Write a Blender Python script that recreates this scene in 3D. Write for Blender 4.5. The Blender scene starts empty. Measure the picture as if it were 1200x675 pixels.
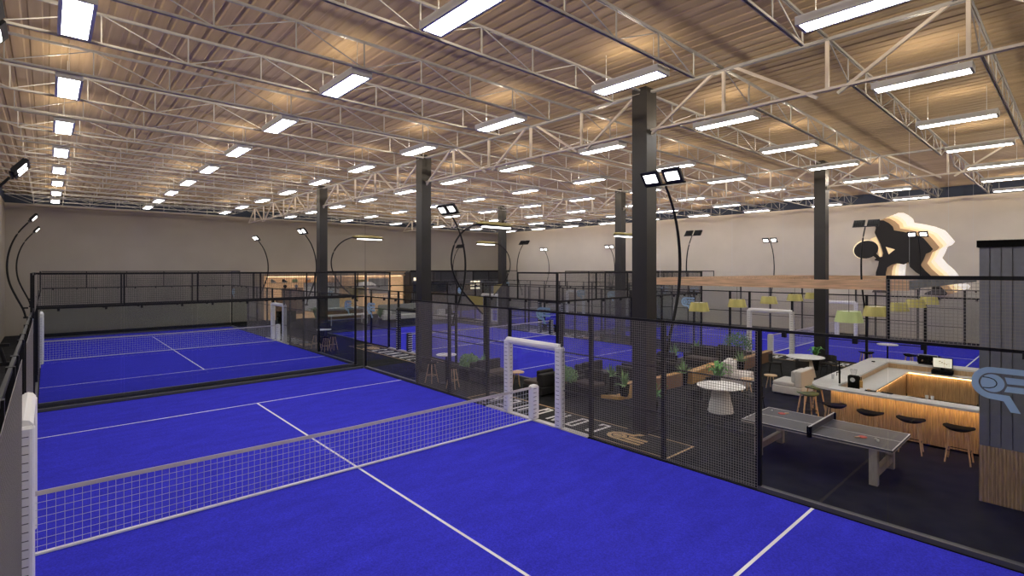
import bpy, math, random
from mathutils import Vector, Matrix
random.seed(7)
PI = math.pi
SC = bpy.context.scene
COL = SC.collection

# ------------------------------------------------------------------ materials
M = {}
def mat(name, col, rough=.6, metal=0., var=0., scale=8., bump=0., emit=None, es=0., spec=.5, stretch=None):
    m = bpy.data.materials.new(name); m.use_nodes = True
    nt = m.node_tree; b = nt.nodes['Principled BSDF']
    b.inputs['Base Color'].default_value = (*col, 1)
    b.inputs['Roughness'].default_value = rough
    b.inputs['Metallic'].default_value = metal
    b.inputs['Specular IOR Level'].default_value = spec
    if var or bump:
        tc = nt.nodes.new('ShaderNodeTexCoord'); mp = nt.nodes.new('ShaderNodeMapping')
        if stretch: mp.inputs['Scale'].default_value = stretch
        n = nt.nodes.new('ShaderNodeTexNoise'); n.inputs['Scale'].default_value = scale; n.inputs['Detail'].default_value = 5
        nt.links.new(tc.outputs['Object'], mp.inputs[0]); nt.links.new(mp.outputs[0], n.inputs['Vector'])
        if var:
            r = nt.nodes.new('ShaderNodeValToRGB')
            r.color_ramp.elements[0].position = .3; r.color_ramp.elements[1].position = .7
            r.color_ramp.elements[0].color = (*[c*(1-var) for c in col], 1)
            r.color_ramp.elements[1].color = (*[min(1, c*(1+var)) for c in col], 1)
            nt.links.new(n.outputs['Fac'], r.inputs[0]); nt.links.new(r.outputs[0], b.inputs['Base Color'])
        if bump:
            bp = nt.nodes.new('ShaderNodeBump'); bp.inputs['Strength'].default_value = bump; bp.inputs['Distance'].default_value = .02
            nt.links.new(n.outputs['Fac'], bp.inputs['Height']); nt.links.new(bp.outputs[0], b.inputs['Normal'])
    if emit:
        b.inputs['Emission Color'].default_value = (*emit, 1); b.inputs['Emission Strength'].default_value = es
    M[name] = m
    return m

mat('turf', (.043, .042, .61), .95, var=.09, scale=2., bump=.5, spec=.1, stretch=(.6, 1.6, 1))
def add_fine(m, scale, amt):
    nt = m.node_tree; b = nt.nodes['Principled BSDF']
    src = b.inputs['Base Color'].links[0].from_socket
    tc = nt.nodes.new('ShaderNodeTexCoord')
    n = nt.nodes.new('ShaderNodeTexNoise'); n.inputs['Scale'].default_value = scale; n.inputs['Detail'].default_value = 3
    mr = nt.nodes.new('ShaderNodeMapRange'); mr.inputs[1].default_value = .3; mr.inputs[2].default_value = .7
    mr.inputs[3].default_value = 1-amt; mr.inputs[4].default_value = 1+amt
    hs = nt.nodes.new('ShaderNodeHueSaturation')
    nt.links.new(tc.outputs['Object'], n.inputs['Vector']); nt.links.new(n.outputs['Fac'], mr.inputs[0])
    nt.links.new(mr.outputs[0], hs.inputs['Value']); nt.links.new(src, hs.inputs['Color']); nt.links.new(hs.outputs[0], b.inputs['Base Color'])
add_fine(M['turf'], 45., .22)
mat('line', (.92, .91, .92), .8)
mat('wire_shaded', (.035, .035, .038), .5)  # end mesh wire, its unlit side put into a darker colour
mat('carpet', (.020, .020, .021), .85, var=.35, scale=2.2, bump=.25, spec=.08)
mat('strip', (.035, .035, .037), .6)
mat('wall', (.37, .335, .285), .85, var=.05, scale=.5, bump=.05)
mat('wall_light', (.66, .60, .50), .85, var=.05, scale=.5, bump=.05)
mat('navy', (.012, .022, .05), .7)
mat('deck', (.43, .325, .20), .85, var=.16, scale=1.2, stretch=(6, .25, 1))
mat('white_steel', (.34, .34, .335), .45, var=.05)
mat('girder_steel', (.62, .56, .49), .45)
mat('column', (.022, .021, .022), .45)
mat('black_steel', (.010, .010, .012), .5, spec=.25)
mat('wire', (.27, .25, .225), .5)
mat('glass_edge', (.10, .12, .12), .2)
mat('net_cord', (.72, .72, .76), .7)
mat('tape', (.66, .61, .56), .7)
mat('pad_white', (.90, .89, .86), .6)
mat('pad_black', (.012, .012, .014), .5)
mat('pad_seam', (.05, .05, .06), .6)
mat('kerb', (.72, .69, .64), .6)
mat('rail_grey', (.085, .085, .09), .5)
mat('decal', (.38, .58, .74), .5)
mat('gold', (.62, .41, .18), .5, var=.06)
mat('rug', (.012, .011, .010), .9, var=.3, scale=30)
mat('rug_white', (.80, .78, .74), .7)
mat('light_case', (.62, .65, .68), .5)
mat('light_face', (1, 1, 1), .5, emit=(1, .985, .96), es=27.)
mat('uplight', (1, .9, .75), .5, emit=(1, .80, .58), es=7.)
mat('flood_face', (1, 1, 1), .5, emit=(1, .97, .92), es=6.)
mat('olive', (.30, .25, .085), .45)
mat('wood', (.66, .44, .24), .5, var=.22, scale=5., stretch=(8, 8, .6))
mat('wood_honey', (.62, .36, .11), .45, var=.15, scale=4., stretch=(1, 8, 8))
mat('wood_brown', (.27, .15, .08), .55, var=.2, scale=5., stretch=(8, 8, .8))
mat('wood_beam', (.74, .48, .29), .5, var=.25, scale=3., stretch=(5, .5, 8))
mat('wood_pale', (.50, .44, .36), .6, var=.12, scale=6., stretch=(6, 6, 1))
mat('wood_leg', (.80, .54, .31), .5, var=.1, scale=8)
mat('counter', (.82, .81, .79), .25, var=.03, scale=3)
mat('ping_top', (.072, .068, .066), .45, var=.08)
mat('paddle_red', (.62, .06, .03), .5)
mat('white_plain', (.82, .82, .80), .5)
mat('black_plain', (.008, .008, .008), .8, spec=.03)
mat('sofa_dark', (.020, .018, .017), .85, var=.2, scale=20)
mat('sofa_top', (.085, .062, .050), .85, var=.15, scale=20)
mat('sofa_white', (.70, .67, .64), .85, var=.05, scale=15)
mat('cushion', (.78, .76, .73), .85)
mat('leaf', (.09, .22, .05), .5, var=.4, scale=20)
mat('leaf_bright', (.14, .42, .09), .45, var=.35, scale=12)
mat('leaf_pale', (.21, .38, .13), .6, var=.3, scale=20)
mat('seat_green', (.075, .105, .035), .8, var=.2)
mat('tower_dark', (.20, .205, .225), .6, var=.06)
mat('shade', (.36, .32, .10), .6, var=.35, scale=3.5, stretch=(1, 1, .1), emit=(.55, .47, .16), es=.16)
mat('shade_green', (.34, .40, .16), .6, var=.25, scale=2.5, stretch=(1, 1, .1), emit=(.45, .5, .22), es=.25)
mat('bulb', (1, .9, .7), .5, emit=(1, .80, .5), es=9.)
mat('led', (1, .7, .35), .5, emit=(1, .62, .26), es=13.)
mat('screen', (.9, .85, .7), .4, emit=(.9, .84, .66), es=.7)
mat('map_line', (.5, .38, .15), .6)
mat('art_black', (.014, .012, .011), .7)
mat('art_tan', (.50, .33, .18), .6, emit=(.8, .5, .25), es=.12)
mat('art_cream', (.80, .60, .33), .6, emit=(1, .74, .40), es=.45)
mat('art_pale', (.88, .76, .52), .6, emit=(1, .85, .58), es=.55)
mat('art_white', (.88, .86, .80), .6, emit=(1, .95, .85), es=.45)
mat('canopy_blue', (.19, .21, .24), .5)
mat('shop_wall_glow', (.66, .42, .24), .6, var=.12, scale=1.5, emit=(1, .6, .3), es=.42)  # glow put into the wood stands in for the shop's lighting
mat('shop_led', (1, .8, .5), .5, emit=(1, .78, .48), es=3.)
mat('pattern', (.30, .20, .14), .8, var=.8, scale=14)
mat('kiosk', (.030, .032, .038), .6, var=.3, scale=3)
mat('kiosk_blue', (.012, .018, .035), .5)
mat('sign_lit', (1, .85, .6), .5, emit=(1, .85, .6), es=1.4)
mat('grey_box', (.33, .33, .31), .6)
mat('orange_box', (.65, .27, .08), .6)
mat('green_box', (.25, .33, .15), .6)

def ribbed(name, src, per, col2):
    """vertical ribs: a bump following a wave across the face"""
    m = M[src].copy(); m.name = name; nt = m.node_tree; b = nt.nodes['Principled BSDF']
    tc = nt.nodes.new('ShaderNodeTexCoord'); sp = nt.nodes.new('ShaderNodeSeparateXYZ')
    ad = nt.nodes.new('ShaderNodeMath'); ad.operation = 'ADD'
    mu = nt.nodes.new('ShaderNodeMath'); mu.operation = 'MULTIPLY'; mu.inputs[1].default_value = 2*PI/per
    si = nt.nodes.new('ShaderNodeMath'); si.operation = 'SINE'
    bp = nt.nodes.new('ShaderNodeBump'); bp.inputs['Strength'].default_value = .9; bp.inputs['Distance'].default_value = per*.35
    nt.links.new(tc.outputs['Object'], sp.inputs[0]); nt.links.new(sp.outputs[0], ad.inputs[0]); nt.links.new(sp.outputs[1], ad.inputs[1])
    nt.links.new(ad.outputs[0], mu.inputs[0]); nt.links.new(mu.outputs[0], si.inputs[0]); nt.links.new(si.outputs[0], bp.inputs['Height'])
    nt.links.new(bp.outputs[0], b.inputs['Normal'])
    M[name] = m
ribbed('ribbed_wood', 'wood', .05, None)

def glass_mat(name, tint, k, floor_):
    m = bpy.data.materials.new(name); m.use_nodes = True; nt = m.node_tree
    for n in list(nt.nodes): nt.nodes.remove(n)
    out = nt.nodes.new('ShaderNodeOutputMaterial'); mx = nt.nodes.new('ShaderNodeMixShader')
    tr = nt.nodes.new('ShaderNodeBsdfTransparent'); tr.inputs[0].default_value = (*tint, 1)
    gl = nt.nodes.new('ShaderNodeBsdfGlossy'); gl.inputs['Roughness'].default_value = 0.01
    gl.inputs['Color'].default_value = (.9, .92, .93, 1)
    fr = nt.nodes.new('ShaderNodeFresnel'); fr.inputs[0].default_value = 1.45
    mu = nt.nodes.new('ShaderNodeMath'); mu.operation = 'MULTIPLY'; mu.inputs[1].default_value = k
    nt.links.new(fr.outputs[0], mu.inputs[0]); mi = nt.nodes.new('ShaderNodeMath'); mi.operation = 'MINIMUM'; mi.inputs[1].default_value = k*.12
    nt.links.new(mu.outputs[0], mi.inputs[0]); nt.links.new(mi.outputs[0], mx.inputs[0])
    nt.links.new(tr.outputs[0], mx.inputs[1]); nt.links.new(gl.outputs[0], mx.inputs[2]); nt.links.new(mx.outputs[0], out.inputs[0])
    M[name] = m
glass_mat('glass', (.90, .915, .92), .42, 0)
glass_mat('clear', (.93, .94, .95), 1., 0)

# ------------------------------------------------------------------ mesh building
class B:
    def __init__(s): s.v = []; s.f = []
    def add(s, vs, fs):
        n = len(s.v); s.v += [tuple(v) for v in vs]; s.f += [tuple(n+i for i in f) for f in fs]; return s
    def box(s, x0, x1, y0, y1, z0, z1, rot=0., piv=None):
        vs = [(x, y, z) for x in (x0, x1) for y in (y0, y1) for z in (z0, z1)]
        if rot:
            cx, cy = piv or ((x0+x1)/2, (y0+y1)/2); c, sn = math.cos(rot), math.sin(rot)
            vs = [(cx+(x-cx)*c-(y-cy)*sn, cy+(x-cx)*sn+(y-cy)*c, z) for x, y, z in vs]
        return s.add(vs, [(0, 1, 3, 2), (4, 6, 7, 5), (0, 4, 5, 1), (2, 3, 7, 6), (0, 2, 6, 4), (1, 5, 7, 3)])
    def cb(s, c, d, rot=0.):
        return s.box(c[0]-d[0]/2, c[0]+d[0]/2, c[1]-d[1]/2, c[1]+d[1]/2, c[2]-d[2]/2, c[2]+d[2]/2, rot)
    def rbox(s, x0, x1, y0, y1, z0, z1, r, n=3):
        """box with rounded vertical edges and a chamfered rim"""
        pts = []
        for (cx, cy, a0) in ((x1-r, y1-r, 0), (x0+r, y1-r, PI/2), (x0+r, y0+r, PI), (x1-r, y0+r, 1.5*PI)):
            for i in range(n+1):
                a = a0+i*PI/2/n; pts.append((cx+r*math.cos(a), cy+r*math.sin(a), math.cos(a), math.sin(a)))
        k = len(pts); c = min(r, (z1-z0)/2)*.6
        rings = [(z0, c), (z0+c, 0), (z1-c, 0), (z1, c)]
        vs = [(x-nx*o, y-ny*o, z) for z, o in rings for x, y, nx, ny in pts]
        fs = [tuple(range(k))[::-1], tuple(range(3*k, 4*k))]
        for q in range(3):
            for i in range(k):
                j = (i+1) % k; fs.append((q*k+i, q*k+j, (q+1)*k+j, (q+1)*k+i))
        return s.add(vs, fs)
    def tube(s, pts, r, n=6, cap=True):
        pts = [Vector(p) for p in pts]; rs = r if isinstance(r, (list, tuple)) else [r]*len(pts)
        vs = []; 
        for i, p in enumerate(pts):
            d = (pts[min(i+1, len(pts)-1)]-pts[max(i-1, 0)]).normalized()
            up = Vector((0, 0, 1)) if abs(d.z) < .9 else Vector((1, 0, 0))
            a = d.cross(up).normalized(); b = a.cross(d)
            for k in range(n):
                t = 2*PI*(k+.5)/n; vs.append(p+(a*math.cos(t)+b*math.sin(t))*rs[i])
        fs = []
        for i in range(len(pts)-1):
            for k in range(n):
                l = (k+1) % n; fs.append((i*n+k, i*n+l, (i+1)*n+l, (i+1)*n+k))
        if cap: fs += [tuple(range(n))[::-1], tuple(range((len(pts)-1)*n, len(pts)*n))]
        return s.add(vs, fs)
    def bar(s, p, q, w): return s.tube([p, q], w*.7071, 4)
    def lathe(s, prof, c=(0, 0, 0), n=20, sx=1., sy=1.):
        vs = [(c[0]+r*math.cos(2*PI*k/n)*sx, c[1]+r*math.sin(2*PI*k/n)*sy, c[2]+z) for r, z in prof for k in range(n)]
        fs = [(i*n+k, i*n+(k+1) % n, (i+1)*n+(k+1) % n, (i+1)*n+k) for i in range(len(prof)-1) for k in range(n)]
        fs += [tuple(range(n))[::-1], tuple(range((len(prof)-1)*n, len(prof)*n))]
        return s.add(vs, fs)
    def prism(s, poly, f0, f1):
        """poly of (a,b); f0,f1 map (a,b) -> 3D for the two faces"""
        k = len(poly)
        vs = [f0(*p) for p in poly]+[f1(*p) for p in poly]
        fs = [tuple(range(k)), tuple(range(k, 2*k))[::-1]]+[(i, i+k, (i+1) % k+k, (i+1) % k) for i in range(k)]
        return s.add(vs, fs)
    def ball(s, c, r, n=10, m=7):
        rx, ry, rz = r if isinstance(r, (tuple, list)) else (r, r, r)
        return s.lathe([(max(.001, math.sin(PI*i/m)), -math.cos(PI*i/m)*rz/1.) for i in range(m+1)], c, n, rx, ry)
def recalc(me):
    import bmesh
    bm = bmesh.new(); bm.from_mesh(me); bmesh.ops.recalc_face_normals(bm, faces=bm.faces); bm.to_mesh(me); bm.free()
def obj(name, b, m, parent=None, loc=(0, 0, 0), smooth=False, **props):
    me = bpy.data.meshes.new(name); me.from_pydata(b.v, [], b.f); recalc(me)
    if isinstance(m, str): m = M[m]
    me.materials.append(m)
    if smooth:
        for p in me.polygons: p.use_smooth = True
    o = bpy.data.objects.new(name, me); COL.objects.link(o); o.location = loc
    if parent: o.parent = parent
    for k, v in props.items(): o[k] = v
    return o
def smooth_path(pts, k=4):
    P_ = [Vector(p) for p in pts]; out = []
    for i in range(len(P_)-1):
        a, b_, c, d = P_[max(i-1, 0)], P_[i], P_[i+1], P_[min(i+2, len(P_)-1)]
        for j in range(k):
            t = j/k
            out.append(.5*((2*b_)+(c-a)*t+(2*a-5*b_+4*c-d)*t*t+(3*b_-a-3*c+d)*t**3))
    return out+[P_[-1]]
def structure(name, b, m, parent=None):
    o = obj(name, b, m, parent)
    if not parent: o['kind'] = 'structure'
    return o
def tag(o, label, cat, group=None):
    o['label'] = label; o['category'] = cat
    if group: o['group'] = group
    return o
def thing(name, label, cat, loc=(0, 0, 0), rz=0., group=None):
    o = bpy.data.objects.new(name, None); COL.objects.link(o); o.location = loc; o.rotation_euler = (0, 0, rz)
    o.empty_display_size = .1
    return tag(o, label, cat, group)
def kids(o): return [c for c in KID.get(o.name, [])]
KID = {}
def index():
    KID.clear()
    for o in COL.objects:
        if o.parent: KID.setdefault(o.parent.name, []).append(o)
def dup(root, loc, rz=None, label=None, group=None, skip=None):
    index()
    def cp(o, par):
        c = o.copy(); COL.objects.link(c)
        if par: c.parent = par
        for k in KID.get(o.name, []):
            if skip and skip(k): continue
            cp(k, c)
        return c
    r = cp(root, None); r.location = loc
    if rz is not None: r.rotation_euler = (0, 0, rz)
    if label: r['label'] = label
    if group: r['group'] = group
    return r
ORD = ['', 'first', 'second', 'third', 'fourth', 'fifth', 'sixth', 'seventh', 'eighth', 'ninth', 'tenth', 'eleventh', 'twelfth', 'thirteenth',
       'fourteenth', 'fifteenth', 'sixteenth', 'seventeenth', 'eighteenth', 'nineteenth', 'twentieth', 'twenty-first', 'twenty-second']

# ------------------------------------------------------------------ room shell
XL, XR, YF, YB = -1.75, 38.6, -15.0, 34.5
ZD, ZW = 8.86, 8.27
structure('floor', B().box(XL-.2, XR+.2, YF-.2, YB+.2, -.2, 0), 'carpet')
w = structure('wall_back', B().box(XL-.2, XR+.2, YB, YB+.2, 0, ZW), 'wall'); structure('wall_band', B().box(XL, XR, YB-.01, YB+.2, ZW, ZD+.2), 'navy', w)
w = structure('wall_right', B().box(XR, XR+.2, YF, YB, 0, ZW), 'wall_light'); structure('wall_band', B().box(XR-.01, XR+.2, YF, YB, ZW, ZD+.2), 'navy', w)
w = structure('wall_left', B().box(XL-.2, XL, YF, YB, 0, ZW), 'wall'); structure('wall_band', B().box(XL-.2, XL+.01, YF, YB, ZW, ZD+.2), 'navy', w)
w = structure('wall_front', B().box(XL-.2, XR+.2, YF-.2, YF, 0, ZD+.2), 'wall')
# corrugated roof deck, ribs running with Y
b = B(); x = XL-.1; prof = []
while x < XR+.1:
    prof += [(x, 0), (x+.18, 0), (x+.205, .019), (x+.275, .019)]; x += .30
n = len(prof)
b.v = [(px, y, ZD+pz) for y in (YF-.1, YB+.1) for px, pz in prof]
b.f = [(i, i+1, n+i+1, n+i) for i in range(n-1)]
roof = obj('ceiling', b, 'deck'); roof['kind'] = 'structure'
sm = roof.modifiers.new('thick', 'SOLIDIFY'); sm.thickness = .03; sm.offset = 1

# ------------------------------------------------------------------ columns
X1, X2 = 11.64, 25.0
CY = [-2.485, 8.015, 18.515]
def column(x, y, label):
    t = thing('steel_column', label, 'column', (x, y, 0), group=None)
    b = B()
    f, d, th = .22, .22, .03
    b.box(-f, f, -d, -d+th, 0, 8.74).box(-f, f, d-th, d, 0, 8.74).box(-.02, .02, -d+th, d-th, 0, 8.74)
    b.box(-f, -f+.02, -d+th, d-th, 0, 8.74).box(f-.02, f, -d+th, d-th, 0, 8.74)
    obj('shaft', b, 'column', t)
    b = B().box(-.3, .3, -.3, .3, 0, .03)
    for sx in (-1, 1):
        for sy in (-1, 1): b.lathe([(.02, 0), (.02, .05)], (sx*.26, sy*.26, .02), 6)
    obj('base_plate', b, 'black_steel', t)
    obj('cap_plate', B().box(-.12, .12, -.12, .12, 8.74, 8.80), 'black_steel', t)
    return t
where = ['beside the round white cafe table', 'behind the fence of the closest court', 'by the shop at the far wall']
for i, y in enumerate(CY):
    column(X1, y, ['thick black steel column standing among the dark lounge sofas', 'black steel column beside the high table with wooden stools, behind the mesh fence',
                   'black steel column standing before the warmly lit wooden shop wall'][i])
    column(X2, y, ['black steel column with a green plant at its foot, behind a white round table', 'black steel column between the black-padded gate and the courts by the mural wall',
                   'slim distant black steel column in front of the dark slatted kiosk'][i])

# ------------------------------------------------------------------ girders (along Y)
def girder(X, label):
    t = thing('roof_girder', label, 'girder', (X, -2.485, 7.67), group=None)
    P = 2.1; zb, zt = 0., .98; n0, n1 = -5, 17
    b = B(); y0, ye = n0*P, 16.75*P
    for dx in (-.05, .012): b.box(dx, dx+.038, y0, ye, zb-.025, zb+.025)
    obj('bottom_chord', b, 'girder_steel', t)
    b = B()
    for dx in (-.05, .012): b.box(dx, dx+.038, y0, 16*P, zt-.03, zt+.03)
    obj('top_chord', b, 'white_steel', t)
    for n in range(n0, n1):
        if n % 5 == 0 and n in (0, 5, 10): pass
        else: obj('vertical_strut', B().box(-.035, .035, n*P-.03, n*P+.03, zb-.02, zt), 'girder_steel', t)
    def diag(a, c, over=.0):
        ya, yc = a*P, c*P
        s = 1 if yc > ya else -1
        p = Vector((0, ya+s*.25, zt)); q = Vector((0, yc-s*.18, zb-.12))
        obj('diagonal_strut', B().bar(p, q, .06), 'girder_steel', t)
    for base in (-5, 0, 5, 10):
        for a, c in ((0, 1), (2, 1), (2, 3), (4, 3), (4, 5)): diag(base+a, base+c)
    diag(16, 15); obj('diagonal_strut', B().bar((0, 16*P, zt), (0, 16.75*P, zb), .06), 'girder_steel', t)
    return t
girder(X1, 'deep pale roof girder carried by the black columns next to the closest courts')
girder(X2, 'deep pale roof girder carried by the black columns nearer the mural wall')

# ------------------------------------------------------------------ bar joists (along X)
def joist(x0, x1, label, y):
    L = x1-x0; n = 10; p = L/n; h = .53
    t = thing('roof_joist', label, 'joist', (x0, y, 8.16), group=None)
    b = B()
    for dy in (-.03, .008): b.box(.05, L-.05, dy, dy+.022, h-.022, h+.022)
    obj('top_chord', b, 'white_steel', t)
    b = B()
    for dy in (-.03, .008): b.box(p, L-p, dy, dy+.022, -.022, .022)
    obj('bottom_chord', b, 'white_steel', t)
    for k in range(1, n): obj('vertical_strut', B().bar((k*p, 0, 0), (k*p, 0, h), .022), 'white_steel', t)
    for k in range(n):
        a, c = ((k*p, h), ((k+1)*p, 0)) if k % 2 == 0 else ((k*p, 0), ((k+1)*p, h))
        obj('diagonal_strut', B().bar((a[0], 0, a[1]), (c[0], 0, c[1]), .018), 'white_steel', t)
    return t
bays = [(XL, X1, 'over the closest courts'), (X1, X2, 'over the lounge and bar'), (X2, XR, 'beside the mural wall')]
for x0, x1, wh in bays:
    proto = None
    for n in range(-3, 18):
        y = -2.485+2.1*n
        if y > YB-.3: continue
        lab = 'slim white steel roof joist %s, %s from the back wall' % (wh, ORD[18-n])
        if proto is None: proto = joist(x0, x1, lab, y)
        else: dup(proto, (x0, y, 8.16), label=lab)

# ------------------------------------------------------------------ hanging lights
UPSIGN, FILL_POWER = 1., 1.18
LAMP = bpy.data.lights.new('fill_lamp', 'POINT'); LAMP.shadow_soft_size = .04; LAMP.energy = 1.0  # unseen lamp added above each fixture to lift ceiling, trusses and walls
LAMP.use_nodes = True
nt = LAMP.node_tree; em_ = nt.nodes['Emission']; em_.inputs[0].default_value = (1, .83, .62, 1)
ge = nt.nodes.new('ShaderNodeNewGeometry'); sx_ = nt.nodes.new('ShaderNodeSeparateXYZ'); nt.links.new(ge.outputs['Incoming'], sx_.inputs[0])
def mnode(op, a, b_=None):
    n_ = nt.nodes.new('ShaderNodeMath'); n_.operation = op
    for i_, q_ in enumerate((a, b_)):
        if q_ is None: continue
        if isinstance(q_, (int, float)): n_.inputs[i_].default_value = q_
        else: nt.links.new(q_, n_.inputs[i_])
    return n_.outputs[0]
up_ = mnode('MULTIPLY', sx_.outputs[2], UPSIGN)
cz = mnode('MAXIMUM', up_, .22)
bat_ = mnode('DIVIDE', 1., mnode('POWER', cz, 3.))
fade = nt.nodes.new('ShaderNodeMapRange'); fade.inputs[1].default_value = -.9; fade.inputs[2].default_value = .10
nt.links.new(up_, fade.inputs[0])
nt.links.new(mnode('MULTIPLY', mnode('MULTIPLY', mnode('ADD', bat_, 1.5), fade.outputs[0]), FILL_POWER), em_.inputs[1])
def add_fill_lamp(parent, loc):
    o = bpy.data.objects.new('fill_lamp', LAMP); COL.objects.link(o); o.location = loc; o.parent = parent
def hanging_light(label, loc):
    t = thing('hanging_light', label, 'ceiling light', loc, group=None)
    b = B(); W, L, H = .22, .835, .14
    b.box(-W, W, -L, L, .02, H)
    b.box(-W, -W+.05, -L, L, 0, .02).box(W-.05, W, -L, L, 0, .02).box(-W+.05, W-.05, -L, -L+.05, 0, .02).box(-W+.05, W-.05, L-.05, L, 0, .02)
    obj('housing', b, 'light_case', t)
    obj('diffuser', B().box(-W+.052, W-.052, -L+.052, L-.052, .004, .019), 'light_face', t)
    obj('uplight_lens', B().box(-.08, .08, -L+.2, L-.2, H+.001, H+.012), 'uplight', t)
    add_fill_lamp(t, (0, 0, H+.05))
    for s in (-1, 1): obj('hanger_rod', B().tube([(0, s*.6, H), (0, s*.6, ZD-loc[2]+.02)], .006, 4), 'light_case', t)
    return t
proto = None
for i in range(9):
    for j in range(-2, 9):
        x, y = .549+4.42*i, -3.60+4.188*j
        lab = 'long hanging light, %s row from the mural wall, %s from the back wall' % (ORD[9-i], ORD[9-j])
        if proto is None: proto = hanging_light(lab, (x, y, 8.06))
        else: dup(proto, (x, y, 8.06), label=lab)

# ------------------------------------------------------------------ the logo: loop, ball, two bars
def arc(cx, cy, r, a0, a1, n=20): return [(cx+r*math.cos(math.radians(a0+(a1-a0)*i/n)), cy+r*math.sin(math.radians(a0+(a1-a0)*i/n))) for i in range(n+1)]
LC = (.235, .375)
loop = [(.72, .60)]+arc(*LC, .225, 90, 262, 24)+[(.35, .14), (.42, 0), (.52, 0), (.41, .225), (.31, .228)]+arc(*LC, .145, 275, 90, 24)[0:]+[(.72, .52)]
ballp = arc(*LC, .125, 0, 359, 28)
bar2 = [(.36, .475), (.72, .475), (.72, .395), (.385, .385)]
bar3 = [(.385, .352), (.72, .352), (.72, .272), (.355, .272)]
seam = arc(.19, .375, .085, 60, -60, 12); seam2 = [(x*1.0+.012, y) for x, y in seam]
def logo_mesh(f0, f1):
    b = B()
    for p in (loop, ballp, bar2, bar3): b.prism(p, f0, f1)
    return b
def seam_mesh(f0, f1):
    b = B(); pts = [(.135, .45), (.20, .448), (.25, .43), (.275, .40), (.28, .375), (.275, .35), (.25, .32), (.20, .302), (.135, .30)]
    for i in range(len(pts)-1):
        (x0, y0), (x1, y1) = pts[i], pts[i+1]; d = math.hypot(x1-x0, y1-y0); nx, ny = -(y1-y0)/d*.006, (x1-x0)/d*.006
        b.prism([(x0+nx, y0+ny), (x1+nx, y1+ny), (x1-nx, y1-ny), (x0-nx, y0-ny)], f0, f1)
    return b

# ------------------------------------------------------------------ padel courts
def wire_panel(w, h, pitch=.05, t=.0052, axis='y'):
    """wire grid standing in the YZ (axis y) or XZ (axis x) plane, from the origin"""
    b = B(); n = int(round(w/pitch)); m = int(round(h/pitch)); r = t/2
    for i in range(n+1):
        a = w*i/n
        if axis == 'y': b.box(-r, r, a-r, a+r, 0, h)
        else: b.box(a-r, a+r, -r, r, 0, h)
    for j in range(m+1):
        z = h*j/m
        if axis == 'y': b.box(-r, r, 0, w, z-r, z+r)
        else: b.box(0, w, -r, r, z-r, z+r)
    return b
def mesh_data(name, b, m):
    me = bpy.data.meshes.new(name); me.from_pydata(b.v, [], b.f); recalc(me); me.materials.append(M[m]); return me
def place(name, me, parent, loc, **pr):
    o = bpy.data.objects.new(name, me); COL.objects.link(o); o.location = loc; o.parent = parent
    for k, v in pr.items(): o[k] = v
    return o
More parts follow.
